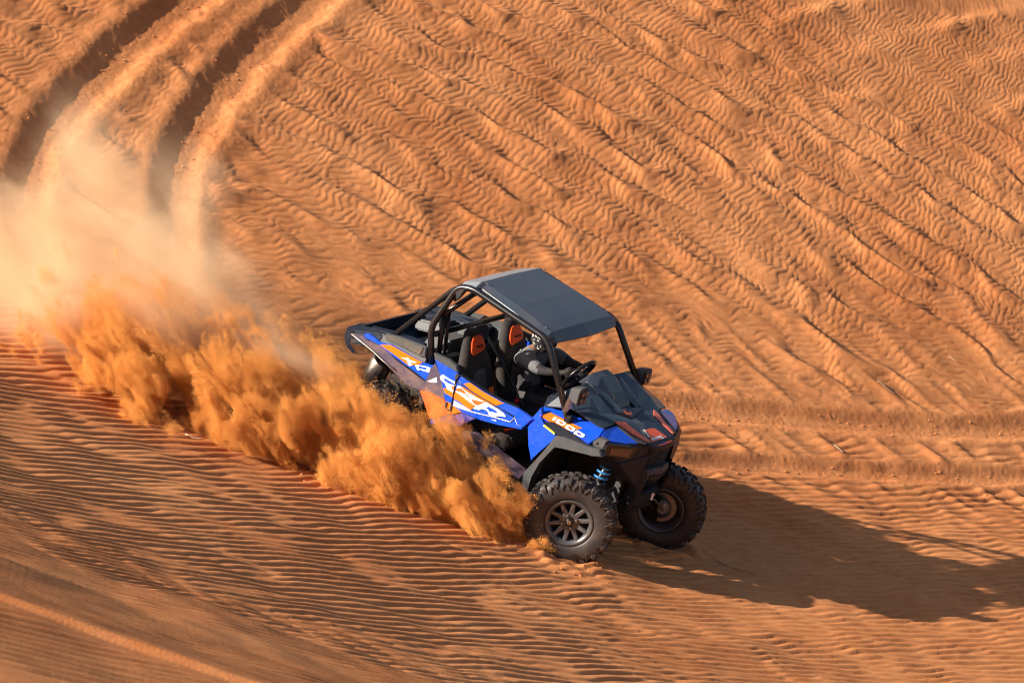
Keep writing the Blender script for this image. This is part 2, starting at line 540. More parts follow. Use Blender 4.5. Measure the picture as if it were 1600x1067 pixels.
# --- tyres and wheels
def make_wheel(center, turn, side, width=.25, rad=.372):
    hub = lathe('wheel', [(.165, -.085), (.186, -.088), (.196, -.098), (.196, -.108), (.178, -.103), (.158, -.09), (.150, .05), (.176, .092), (.196, .098), (.196, .108), (.180, .106)], RIMM, buggy, 48, True)
    h = width / 2
    prof = [(.192, -h*.80), (.215, -h*.93), (.262, -h*1.0), (.305, -h*.98), (.335, -h*.90), (.352, -h*.72), (.360, -h*.40), (.362, 0),
            (.360, h*.40), (.352, h*.72), (.335, h*.90), (.305, h*.98), (.262, h*1.0), (.215, h*.93), (.192, h*.80), (.185, 0)]
    lathe('tyre', prof, RUBBER, hub, 64, True)
    # rim face: dish, spokes, cap and nuts
    lathe('hub', [(.002, -.070), (.030, -.072), (.070, -.072), (.080, -.066), (.084, -.050), (.084, .06), (.002, .06)], RIMM, hub, 32, True)
    lathe('centre_cap', [(.001, -.094), (.026, -.094), (.034, -.088), (.037, -.070), (.001, -.070)], BLACK2, hub, 24, True)
    lathe('cap_badge', [(.001, -.097), (.018, -.097), (.019, -.0945), (.001, -.0945)], BRONZE, hub, 16, True)
    lathe('brake_disc', [(.070, .015), (.128, .015), (.128, .021), (.070, .021)], STEEL, hub, 36, False)
    lathe('wheel_well', [(.150, .0), (.156, .0), (.156, .006), (.088, .006), (.088, .0)], DARK, hub, 36, False)
    bm = bmesh.new()
    for p in [(.070, -.070, .020), (.070, -.070, -.020), (.070, -.040, .022), (.070, -.040, -.022), (.130, -.088, .006), (.130, -.088, -.006), (.182, -.096, .013), (.182, -.096, -.013), (.178, -.060, .018), (.178, -.060, -.018), (.13, -.055, .014), (.13, -.055, -.014)]: bm.verts.new(p)
    bmesh.ops.convex_hull(bm, input=bm.verts)
    bmesh.ops.bevel(bm, geom=list(bm.edges), offset=.0025, segments=1, affect='EDGES', clamp_overlap=True)
    sp = from_bm('spoke', bm, RIMM, hub)
    for k in range(1, 10):
        c = link(sp.copy(), hub); c.rotation_euler = (0, 2 * math.pi * k / 10, 0)
    nut = lathe('lug_nut', [(.001, -.092), (.008, -.092), (.011, -.086), (.012, -.066), (.001, -.066)], STEEL, hub, 8, False)
    for k in range(4):
        c = nut if k == 0 else link(nut.copy(), hub)
        a = math.pi / 4 + k * math.pi / 2
        c.location = (.058 * math.cos(a), 0, .058 * math.sin(a))
    # tread blocks: centre chevrons, shoulder lugs and chevrons on the sidewall
    def block(pts, bev=.004):
        bm = bmesh.new()
        for p in pts: bm.verts.new(p)
        bmesh.ops.convex_hull(bm, input=bm.verts)
        if bev: bmesh.ops.bevel(bm, geom=list(bm.edges), offset=bev, segments=1, affect='EDGES', clamp_overlap=True)
        me = bpy.data.meshes.new('tread_block'); bm.to_mesh(me); bm.free(); me.materials.append(RUBBER)
        return me
    def cyl(r, a, y): return (r * math.cos(a), y, r * math.sin(a))
    blocks = []
    for s in (-1, 1):
        c0, c1 = .352, rad + .008
        cen = []
        for r in (c0, c1):
            g = 0 if r == c0 else .006
            cen += [cyl(r, -.050 + g*2, s*.008), cyl(r, .055 - g*2, s*.008), cyl(r, .035 + g, s*h*.50), cyl(r, .135 - g, s*h*.46)]
        blocks.append((block(cen), 20, 0 if s < 0 else .5))
        sh = []
        for r, q in ((.345, 0), (rad + .006, .012)):
            t_ = r > .36
            sh += [cyl(r, -.10 + q, s*h*.56), cyl(r, .065 - q, s*h*.56), cyl(r - (.012 if t_ else .012), -.07 + q, s*h*.93), cyl(r - (.012 if t_ else .012), .085 - q, s*h*.93)]
        sh += [cyl(.318, -.045, s*h*1.02), cyl(.318, .065, s*h*1.02), cyl(.345, -.055, s*h*1.005), cyl(.345, .075, s*h*1.005)]
        blocks.append((block(sh), 20, .25 if s < 0 else .75))
        for da in (0, .5):
            k_ = 1 if da else -1
            sw = [cyl(.348, .02 * k_, s*h*.95), cyl(.348, .055 * k_, s*h*.95), cyl(.288, .10 * k_, s*h*1.02), cyl(.284, .13 * k_, s*h*1.02), cyl(.346, .028 * k_, s*h*1.03), cyl(.346, .046 * k_, s*h*1.03), cyl(.290, .105 * k_, s*h*1.062), cyl(.288, .122 * k_, s*h*1.062)]
            blocks.append((block(sw, .0), 20, .0 if s < 0 else .5))
    for me, n, off in blocks:
        for k in range(n):
            o = link(bpy.data.objects.new('tread_block', me), hub)
            o.rotation_euler = (0, 2 * math.pi * (k + off) / n, 0)
    hub.location = center
    hub.rotation_euler = (0, random.Random(int(center[0]*99)).uniform(0, .3), turn if side < 0 else turn + math.pi)
    return hub
make_wheel((1.045, -.71, .361), R(27), -1)
make_wheel((1.165, .665, .235), R(25), 1)
make_wheel((-.90, -.655, .33), 0, -1, .28)
make_wheel((-.90, .655, .25), 0, 1, .28)

# --- front suspension
for s, wc in ((-1, Vector((1.045, -.71, .361))), (1, Vector((1.165, .665, .235)))):
    hubp = wc + Vector((-.02, -s * .10, 0))
    tube('control_arm', rounded([(.80, s*.24, .42), tuple(hubp + Vector((-.05, -s*.03, -.05))), (1.18, s*.24, .42)], .10), .021, BLACK2, buggy, 10)
    tube('control_arm', rounded([(.84, s*.26, .60), tuple(hubp + Vector((0, -s*.02, .10))), (1.16, s*.26, .60)], .10), .017, BLACK2, buggy, 10)
    tube('tie_rod', [(1.20, s*.20, .50), tuple(hubp + Vector((.10, -s*.02, .02)))], .011, STEEL, buggy, 8)
    tube('drive_shaft', [(1.02, s*.15, .45), tuple(hubp)], .02, DARK, buggy, 10)
    hull('steering_knuckle', [tuple(hubp + Vector((dx, dy, dz))) for dx in (-.05, .05) for dy in (-.03, .03) for dz in (-.11, .11)], BLACK2, buggy, .015)
    hull('brake_caliper', [tuple(hubp + Vector((.075 + dx, -s*.01 + dy, .05 + dz))) for dx in (-.03, .035) for dy in (-.03, .03) for dz in (-.06, .05)], ALU, buggy, .012)
    top = Vector((1.125, s*.43, .90)); bot = Vector((1.055, s*.52, .49))
    tube('shock_body', [top, top.lerp(bot, .5), bot], .030, BLACK2, buggy, 14)
    P = []
    ax = (bot - top); e1 = ax.orthogonal().normalized(); e2 = ax.normalized().cross(e1)
    turns = 8
    for k in range(turns * 14 + 1):
        a = 2 * math.pi * k / 14
        P.append(top + ax * (.06 + .88 * k / (turns * 14)) + (e1 * math.cos(a) + e2 * math.sin(a)) * .050)
    tube('coil_spring', P, .0105, SPRING, buggy, 8)
# --- rear suspension and exhaust
for s in (-1, 1):
    tube('trailing_arm', rounded([(-.25, s*.42, .45), (-.60, s*.50, .43), (-.90, s*.50, .30)], .08), .034, BLACK2, buggy, 10)
    tube('drive_shaft', [(-.95, s*.12, .5), (-.90, s*.52, .30)], .022, DARK, buggy, 10)
lathe_m = lathe('muffler', [(.002, -.20), (.07, -.20), (.095, -.17), (.10, -.10), (.10, .12), (.09, .17), (.002, .18)], STEEL, buggy, 28, True)
lathe_m.location = (-1.30, -.28, .56); lathe_m.rotation_euler = (R(86), R(12), R(8))
tube('exhaust_pipe', rounded([(-1.30, -.28, .70), (-1.28, -.25, .80), (-1.12, -.1, .78), (-.9, 0, .62)], .08), .028, STEEL, buggy, 10)
tube('frame_rail', rounded([(-1.32, -.30, .78), (-1.22, -.36, .48), (-.7, -.36, .42)], .08), .02, BLACK2, buggy, 8)
tube('frame_rail', rounded([(-1.32, .30, .78), (-1.22, .36, .48), (-.7, .36, .42)], .08), .02, BLACK2, buggy, 8)

# --- floor tub, fire walls, rockers
hull('floor_pan', box_pts(-.66, .66, -.55, .55, .40, .47), DARK, buggy, .01)
hull('skid_plate', box_pts(-1.0, .80, -.40, .40, .34, .40), BLACK, buggy, .02)
hull('rear_fire_wall', [(-.66, y, z) for y in (-.58, .58) for z in (.44, 1.04)] + [(-.60, y, z) for y in (-.58, .58) for z in (.44, 1.02)], DARK, buggy, .01)
hull('front_fire_wall', [(.60, y, z) for y in (-.58, .58) for z in (.44, 1.05)] + [(.64, y, z) for y in (-.58, .58) for z in (.44, 1.05)], DARK, buggy, .01)
hull('engine_cover', box_pts(-1.15, -.66, -.33, .33, .42, .86), DARK, buggy, .03)
hull('front_bulkhead', box_pts(.64, 1.18, -.26, .26, .38, .98), DARK, buggy, .03)
for s in (-1, 1):
    hull('rocker_panel', [(-.35, s*.60, .50), (-.35, s*.70, .58), (-.35, s*.56, .70), (.50, s*.60, .40), (.50, s*.68, .46), (.50, s*.56, .52), (-.35, s*.50, .44), (.5, s*.5, .38)], PURPLE if s < 0 else BLACK, buggy, .012)
hull('centre_console', [(-.45, -.08, .5), (-.45, .08, .5), (.55, -.1, .5), (.55, .1, .5), (-.45, -.07, .72), (-.45, .07, .72), (.5, -.09, .86), (.5, .09, .86)], BLACK, buggy, .02)

# --- dashboard
hull('dashboard', [(.60, -.56, 1.20), (.60, .56, 1.20), (.44, -.50, 1.16), (.44, .50, 1.16), (.42, -.50, .98), (.42, .50, .98), (.62, -.56, .86), (.62, .56, .86)], BLACK, buggy, .02)
hull('grab_handle', box_pts(.395, .425, -.36, -.18, 1.02, 1.06), BLACK2, buggy, .012)

# --- hood
HV = [(.54, 0, 1.27), (.60, -.22, 1.285), (.63, -.36, 1.298), (.60, -.50, 1.275), (.50, -.60, 1.10),
      (.80, 0, 1.205), (.785, -.15, 1.222), (.76, -.38, 1.252), (.73, -.58, 1.172),
      (.93, 0, 1.125), (.93, -.18, 1.150), (.895, -.42, 1.172), (.90, -.552, 1.138),
      (1.10, 0, 1.095), (1.09, -.11, 1.112), (1.03, -.35, 1.132), (1.015, -.52, 1.108),
      (1.325, 0, 1.012), (1.305, -.14, 1.018), (1.283, -.215, 1.046)]
HF = [(0, 1, 6, 5), (1, 2, 7, 6), (2, 3, 8, 7), (3, 4, 8), (5, 6, 10, 9), (6, 7, 11, 10), (7, 8, 12, 11), (9, 10, 14, 13), (10, 11, 15, 14), (11, 12, 16, 15), (13, 14, 18, 17), (14, 15, 19, 18)]
nH = len(HV); mapm = {}
HV2 = list(HV); 
for i, v in enumerate(HV):
    if abs(v[1]) < 1e-6: mapm[i] = i
    else: mapm[i] = len(HV2); HV2.append((v[0], -v[1], v[2]))
HF2 = HF + [tuple(mapm[i] for i in f)[::-1] for f in HF]
hood = quads('hood', HV2, HF2, HOODM, buggy, .018, .004)
hull('hood_cowl', [(.585, -.12, 1.350), (.585, .12, 1.345), (.665, -.10, 1.338), (.665, .10, 1.334), (.60, -.20, 1.285), (.60, .20, 1.285), (.70, -.20, 1.262), (.70, .20, 1.258), (.50, -.16, 1.24), (.50, .16, 1.24), (.86, -.10, 1.18), (.86, .10, 1.18)], HOODM, hood, .006, 1)
for s in (-1, 1):
    hull('hood_ridge', [(.66, s*.225, 1.300), (.70, s*.16, 1.275), (.79, s*.150, 1.235), (.80, s*.09, 1.225), (.945, s*.185, 1.160), (.945, s*.10, 1.150), (.70, s*.25, 1.27), (.80, s*.22, 1.20), (.94, s*.22, 1.14)], HOODM, hood, .004, 1)
hull('hood_scoop', [(.815, -.095, 1.215), (.815, .095, 1.215), (.80, -.09, 1.242), (.80, .09, 1.242), (.90, -.12, 1.155), (.90, .12, 1.155), (.87, -.10, 1.19), (.87, .10, 1.19)], BLACK2, hood, .004, 1)
# emblem plate, stripes, nose plate
hull('emblem_plate', [(p[0], p[1], p[2]) for p in [(0.9403,-0.1938,1.1594),(0.9363,-0.023,1.1606),(0.9435,0.1329,1.1584),(0.9807,0.139,1.1467),(1.0067,-0.005,1.1386),(1.0289,-0.0801,1.1318)]] + [(p[0], p[1], p[2]) for p in [(0.9344,-0.2093,1.1361),(0.9254,-0.0173,1.1389),(0.935,0.1488,1.1359),(0.9798,0.1435,1.1219),(1.0058,-0.0005,1.1138),(1.0254,-0.0857,1.1077)]], BLACK2, hood, .003, 1)
slab('hood_emblem', [(0.9349,-0.1025,1.1636),(0.9393,-0.0678,1.1623),(0.9638,-0.0799,1.1547),(0.9754,-0.074,1.151),(0.9707,-0.0392,1.1525),(0.9823,-0.025,1.1489),(0.9996,-0.0456,1.1435),(1.0027,-0.0739,1.1425),(0.9926,-0.0904,1.1457),(0.9877,-0.0609,1.1472),(0.9882,-0.1002,1.147),(0.9761,-0.1164,1.1508),(0.9552,-0.1027,1.1573),(0.9532,-0.1231,1.1579)], (0, 0, 1), .002, REDOR, hood)
slab('hood_stripe', [(1.0179,-0.3631,1.1424),(1.0263,-0.312,1.1397),(1.0549,-0.2414,1.1301),(1.127,-0.2233,1.1055),(1.2828,-0.1937,1.0525),(1.2743,-0.2319,1.0553),(1.155,-0.3062,1.0958)], (0, 0, 1), .004, REDOR, hood)
slab('hood_stripe', [(1.0313,0.2585,1.1381),(1.0255,0.2759,1.14),(1.0794,0.2744,1.1216),(1.1714,0.247,1.0903),(1.2866,0.216,1.0511),(1.2892,0.1863,1.0503),(1.1929,0.1927,1.0831),(1.0706,0.2029,1.1248)], (0, 0, 1), .004, paint('faded_orange_decal', (.80, .16, .09), .35, .1), hood)
nose = slab('nose_plate', [(1.1626,-0.067,1.0798),(1.1654,-0.006,1.0794),(1.1743,0.0613,1.0767),(1.2555,0.093,1.0471),(1.3372,0.1309,1.0173),(1.3398,-0.0203,1.0149),(1.3263,-0.1597,1.0185),(1.246,-0.1155,1.0485)], (0, 0, 1), .010, REDOR, hood, .002)
for g in ([(1.2575,-0.1106,1.047),(1.2527,-0.0619,1.0492),(1.259,-0.0366,1.0472),(1.2665,-0.059,1.0442),(1.2637,-0.0854,1.045),(1.2755,-0.0754,1.0407),(1.2738,-0.0936,1.0412),(1.2646,-0.1005,1.0445),(1.2749,-0.1229,1.0405)],
          [(1.2544,-0.0325,1.0489),(1.257,0.0082,1.0484),(1.2628,-0.0062,1.0461),(1.2719,-0.0449,1.0423),(1.2738,-0.0144,1.0419),(1.2783,-0.0267,1.0402),(1.273,-0.0632,1.0418),(1.2616,-0.0184,1.0464)],
          [(1.2571,0.0163,1.0484),(1.2576,0.0561,1.0486),(1.2657,0.0509,1.0456),(1.269,0.0264,1.0441),(1.2798,0.0324,1.0402),(1.2777,0.0161,1.0408),(1.2665,0.0162,1.0449),(1.2759,-0.0063,1.0413),(1.2738,-0.0144,1.0419)]):
    slab('nose_lettering', g, (0, 0, 1), .002, WHITE, nose)
for g in ([(1.2871,-0.0024,1.0371),(1.2882,0.0057,1.0368),(1.2834,0.0242,1.0388),(1.2836,0.0323,1.0388),(1.2757,0.0385,1.0417),(1.2783,0.0487,1.0409),(1.2847,0.0445,1.0385),(1.2804,0.065,1.0403),(1.2819,0.0712,1.0398),(1.2885,0.0445,1.0371),(1.2954,0.0424,1.0345),(1.2929,0.0322,1.0353),(1.2873,0.0323,1.0374),(1.2906,0.0078,1.036)],):
    slab('nose_lettering', g, (0, 0, 1), .002, WHITE, nose)
slab('nose_badge', [(1.319,-0.0323,1.0251),(1.3132,-0.0068,1.0275),(1.3156,0.0105,1.0268),(1.3257,0.0134,1.0231),(1.3345,-0.004,1.0197),(1.3342,-0.0274,1.0195),(1.3277,-0.0384,1.0218)], (0, 0, 1), .003, BADGE, nose)
slab('white_flash', [(1.1562,-0.0973,1.085),(1.1639,-0.0812,1.0823),(1.2369,-0.1114,1.0551),(1.2353,-0.1255,1.0556)], (0, 0, 1), .003, WHITE, hood)
# dark brow that runs round the nose plate
hull('nose_brow', [(1.335, -.15, 1.012), (1.345, 0, 1.000), (1.335, .15, 1.012), (1.30, -.23, 1.04), (1.30, .23, 1.04), (1.335, -.16, .965), (1.35, 0, .955), (1.335, .16, .965), (1.22, -.25, .98), (1.22, .25, .98), (1.2, 0, 1.0)], BLACK, buggy, .006)
# --- blue front caps beside the hood
for s in (-1, 1):
    slab('front_cap', [(1.02, s*.525, 1.10), (1.035, s*.36, 1.118), (1.24, s*.29, 1.050), (1.255, s*.36, 1.032), (1.10, s*.575, 1.045), (1.05, s*.585, 1.07)], (.3, 0, 1), .03, BLUE, buggy, .006)
    hull('hood_side_blade', [(1.03, s*.36, 1.125), (1.05, s*.33, 1.135), (1.29, s*.215, 1.050), (1.295, s*.25, 1.030), (1.25, s*.32, 1.040), (1.05, s*.385, 1.10)], GREY if s < 0 else BLACK, buggy, .005, 1)

# --- front fenders
FT = [(0.4733,-0.5997,1.0859),(0.4916,-0.5924,1.0891),(0.6393,-0.5423,1.1098),(0.7844,-0.5362,1.1065),(0.8925,-0.5115,1.1152),(1.0209,-0.5059,1.1123),(1.04,-0.6034,1.058),(1.0106,-0.7157,0.9978),(0.9453,-0.7101,1.0038),(0.7967,-0.6972,1.0177),(0.7714,-0.6955,1.0198),(0.5196,-0.689,1.0349),(0.4898,-0.6494,1.0579)]
for s in (-1, 1):
    top = FT if s < 0 else [(p[0] - .10 * max(0, p[0] - .6) / .5, -p[1] * .93, p[2] - .01) for p in FT]
    fender = slab('front_fender', top, (0, s*.3, 1), .03, BLUE, buggy, .006)
    low = [(0.4491,-0.705,0.9134),(0.5346,-0.705,1.048),(0.5802,-0.705,0.9966),(0.7187,-0.705,0.9557),(0.7078,-0.705,0.9085),(0.595,-0.705,0.7422),(0.5606,-0.705,0.6629),(0.5045,-0.705,0.7667)]
    side = slab('fender_side', low if s < 0 else mir(low), (0, s, 0), .03, BLUE, fender, .005)
    inn = [(0.4568,-0.68,0.9966),(0.5095,-0.68,1.1098),(0.5581,-0.68,0.9949),(0.4373,-0.68,0.8973)]
    slab('fender_return', inn if s < 0 else mir(inn), (0, s, 0), .03, BLUE, fender, .004)
    # flare over the arch, with depth
    arch = [(0.5549,-0.735,0.4108),(0.5419,-0.735,0.5542),(0.6502,-0.735,0.7729),(0.7291,-0.735,0.9603),(0.8215,-0.735,0.9834),(0.9183,-0.735,0.9917),(1.0216,-0.735,0.9973),(1.1338,-0.735,1.0126),(1.1726,-0.735,0.9678),(1.09,-0.735,0.9373),(0.9721,-0.735,0.9194),(0.8263,-0.735,0.8895),(0.7432,-0.735,0.8759),(0.65,-0.735,0.6931),(0.6141,-0.735,0.546),(0.6256,-0.735,0.4079)]
    if s > 0: arch = mir(arch)
    V = [Vector(p) for p in arch]
    if s > 0: arch = [(p[0] - .14, p[1] * .84, p[2]) for p in arch]
    slab('wheel_arch_flare', arch, (0, s, 0), .10, GREY, fender, .006)
    tri = [(0.5854,-0.715,1.0187),(0.7144,-0.715,0.9671),(0.8116,-0.715,0.9753),(1.0119,-0.715,0.9893),(1.1242,-0.715,1.0045),(1.0072,-0.715,1.0041),(0.7999,-0.715,1.0323),(0.6532,-0.715,1.0423)]
    slab('fender_edge_trim', tri if s < 0 else [(p[0] - .14, -p[1] * .84, p[2] - .02) for p in tri], (0, s*.8, .5), .03, BLACK, fender, .004)
    ys = [(0.5887,-0.7085,0.9976),(0.7025,-0.7085,0.9719),(0.7001,-0.7085,0.9541),(0.5833,-0.7085,0.9809)]
    slab('reflector_strip', ys if s < 0 else mir(ys), (0, s, 0), .006, YELLOW, fender)
    lin = [(.60, s*.62, .45), (.64, s*.62, .70), (.74, s*.62, .90), (.90, s*.62, .99), (1.10, s*.62, 1.0), (1.10, s*.30, 1.0), (.9, s*.30, 1.0), (.70, s*.30, .92), (.62, s*.30, .70), (.60, s*.30, .45)]
    bm = bmesh.new()
    vv = [bm.verts.new(p) for p in lin]
    for i in range(4): bm.faces.new((vv[i], vv[i+1], vv[8-i], vv[9-i]))
    bmesh.ops.solidify(bm, geom=list(bm.faces), thickness=.015)
    from_bm('arch_liner', bm, DARK, fender)
    if s < 0:
        slab('fender_stripe', [(0.5162,-0.6862,1.04),(0.5239,-0.6693,1.0489),(0.569,-0.6158,1.0762),(0.8759,-0.605,1.068),(0.839,-0.6453,1.0477),(0.79,-0.6869,1.0271),(0.7708,-0.6961,1.0229)], (0, -.3, 1), .004, ORANGE, fender)
        slab('digit', [(0.6231,-0.6635,1.0504),(0.6267,-0.6482,1.0586),(0.6197,-0.6396,1.0636),(0.6432,-0.6322,1.0666),(0.6484,-0.6406,1.0618),(0.6465,-0.6646,1.0487),(0.6329,-0.6689,1.047)], (0, -.3, 1), .003, WHITE, fender)
        Zo = [[(0.6625,-0.6692,1.0455),(0.6575,-0.6451,1.0589),(0.668,-0.633,1.065),(0.7308,-0.6326,1.0624),(0.7412,-0.6388,1.0585),(0.7417,-0.658,1.048),(0.7319,-0.6709,1.0414),(0.6747,-0.6743,1.0421)], [(0.7586,-0.6742,1.0383),(0.755,-0.6493,1.0521),(0.7652,-0.6375,1.0582),(0.8295,-0.6398,1.054),(0.8384,-0.6456,1.0503),(0.8396,-0.6656,1.0393),(0.8318,-0.6771,1.0334),(0.7707,-0.6793,1.035)], [(0.8495,-0.6824,1.0296),(0.8477,-0.6571,1.0436),(0.8582,-0.6437,1.0505),(0.9285,-0.6465,1.0457),(0.9401,-0.6531,1.0416),(0.9398,-0.6739,1.0302),(0.9297,-0.6831,1.0256),(0.8608,-0.6867,1.0268)]]
        Zh = [[(0.6802,-0.657,1.0542),(0.6865,-0.647,1.0594),(0.7175,-0.6476,1.0576),(0.7185,-0.66,1.0508),(0.7059,-0.6643,1.049)], [(0.7752,-0.6634,1.0463),(0.7847,-0.6527,1.0518),(0.8155,-0.6566,1.0482),(0.8154,-0.6696,1.0411),(0.8036,-0.6722,1.0402)], [(0.8708,-0.6737,1.0363),(0.8813,-0.6604,1.0431),(0.9128,-0.6612,1.0413),(0.9116,-0.6729,1.0349),(0.8977,-0.6775,1.033)]]
        for zo, zh, hm in zip(Zo, Zh, (REDOR, REDOR, BLUED)):
            slab('digit', zo, (0, -.3, 1), .003, WHITE, fender)
            slab('digit_counter', zh, (0, -.3, 1), .003, hm, fender)
    # grey corner with bolt
    gc = [(0.9839,-0.66,0.974),(1.0676,-0.66,1.0797),(1.1453,-0.66,1.0803),(1.118,-0.66,1.003),(1.1648,-0.66,0.9618),(1.0699,-0.66,0.9416),(1.0128,-0.66,0.9571)]
    gc = gc if s < 0 else [(p[0] - .14, -p[1] * .84, p[2] - .02) for p in gc]
    slab('fender_corner', gc, (0, s, .2), .05, GREY, fender, .005)
    cpt = Vector([(1.0693,-0.662,1.0259)][0])
    if s > 0: cpt = Vector((cpt.x - .14, -cpt.y * .84, cpt.z - .02))
    b_ = lathe('bolt', [(.001, 0), (.013, 0), (.013, .010), (.001, .012)], BLACK2, fender, 10, False)
    b_.location = cpt; b_.rotation_euler = (0, 0, 0 if s < 0 else math.pi)

# --- front fascia: headlights, grille, bumper
for s in (-1, 1):
    hull('headlight_housing', [(1.09, s*.60, 1.03), (1.25, s*.36, 1.045), (1.31, s*.20, 1.02), (1.06, s*.62, .90), (1.30, s*.20, .93), (1.22, s*.50, .88), (1.28, s*.30, .88), (1.0, s*.45, .90), (1.0, s*.45, 1.03), (1.19, s*.565, .96)], BLACK, buggy, .008)
HL = [(1.1815,-0.6325,1.0354),(1.2703,-0.4016,1.0163),(1.2529,-0.4383,0.9389),(1.1783,-0.634,0.9715)]
for s in (-1, 1):
    inw = lambda q: [(a - .06, -b * .84, c - .03) for a, b, c in q]
    pts = HL if s < 0 else inw(HL)
    hl = slab('headlight', pts, (1, s, .2), .02, LENS, buggy, .004)
    bz = [(1.1618,-0.6739,1.0503),(1.175,-0.6411,1.0632),(1.2874,-0.3473,1.0225),(1.2583,-0.4122,0.9265),(1.2302,-0.4855,0.9358),(1.1639,-0.6592,0.9631),(1.1578,-0.6774,0.9865)]
    slab('headlight_bezel', bz if s < 0 else inw(bz), (1, s, .2), .02, BLACK2, hl, .003)
    # cheek below the headlight and bumper wing
    hull('bumper_cheek', [(1.06, s*.62, .905), (1.23, s*.50, .885), (1.29, s*.28, .93), (1.32, s*.20, .94), (1.30, s*.22, .80), (1.31, s*.24, .66), (1.22, s*.44, .80), (1.10, s*.56, .83), (1.15, s*.30, .70), (1.05, s*.50, .86)], BLACK, buggy, .01)
    hull('bumper_upright', [(1.315, s*.235, .82), (1.345, s*.20, .86), (1.36, s*.19, .70), (1.33, s*.235, .62), (1.30, s*.17, .44), (1.26, s*.22, .42), (1.25, s*.25, .62), (1.27, s*.27, .8)], BLACK, buggy, .008)
    hull('frame_gusset', [(1.14, s*.30, .72), (1.20, s*.30, .74), (1.20, s*.27, .46), (1.13, s*.27, .40), (1.14, s*.24, .72), (1.13, s*.22, .40)], GREY, buggy, .006)
# grille: dark backing, frame and woven bars
hull('radiator', box_pts(1.19, 1.24, -.19, .19, .60, .96), DARK, buggy, .01)
for k in range(8):
    z = .945 - k * .0225
    P = [(1.325 - .25 * abs(y) ** 1.5 - .09 * (.95 - z), y, z + (.005 if i % 2 else -.005)) for i, y in enumerate(np.linspace(-.185, .185, 15))]
    tube('grille_bar', P, .0045, GREY, buggy, 6)
for k in range(6):
    y = -.155 + k * .062
    tube('grille_bar', [(1.318 - .25 * abs(y) ** 1.5, y, .955), (1.305 - .25 * abs(y) ** 1.5, y, .79)], .0035, BLACK, buggy, 6)
for k in range(3):
    z = .69 - k * .026
    tube('grille_bar', [(1.30 - .25 * abs(y) ** 1.5, y, z) for y in np.linspace(-.15, .15, 7)], .0045, BLACK, buggy, 6)
plate = hull('bumper_plate', [(1.325, -.19, .815), (1.37, 0, .825), (1.325, .19, .815), (1.34, -.19, .775), (1.385, 0, .785), (1.34, .19, .775), (1.33, -.15, .715), (1.375, 0, .715), (1.33, .15, .715), (1.25, -.18, .80), (1.25, .18, .80), (1.25, -.14, .72), (1.25, .14, .72)], GREY, buggy, .006)
# raised lettering on the plate, worn beyond reading
for k in range(7):
    y = -.125 + k * .0415
    x = 1.345 + .045 * (1 - abs(y) / .19) - .006
    hull('plate_lettering', [(x + dx - .008 * (z < .75), y + dy, z) for dx in (-.01, .006) for dy in (-.013, .013) for z in (.732, .768)], BLACK, plate, .002, 1)
hull('bumper_beam', [(1.33, -.17, .60), (1.35, 0, .59), (1.33, .17, .60), (1.29, -.20, .47), (1.31, 0, .45), (1.29, .20, .47), (1.20, -.22, .58), (1.20, .22, .58), (1.18, -.2, .42), (1.18, .2, .42)], BLACK, buggy, .01)
hull('skid_nose', [(1.30, -.18, .46), (1.30, .18, .46), (1.27, -.17, .385), (1.27, .17, .385), (1.05, -.24, .36), (1.05, .24, .36), (1.05, -.24, .45), (1.05, .24, .45)], BLACK, buggy, .01)
slab('bumper_emblem', [(1.3463,0.0031,0.5536),(1.3513,0.0015,0.5719),(1.3554,0.0207,0.5771),(1.3524,0.0492,0.5532),(1.3464,0.0507,0.5317),(1.3419,0.0405,0.5206),(1.3391,0.0499,0.5063),(1.342,0.0631,0.5104),(1.3413,0.0759,0.5018),(1.3367,0.0571,0.4944),(1.3363,0.0313,0.5052),(1.3407,0.019,0.5264),(1.3463,0.0282,0.5419),(1.3506,0.0212,0.56),(1.3497,0.0115,0.5617),(1.3466,0.0175,0.5479)], (1, -.2, 0), .003, WHITE, buggy)

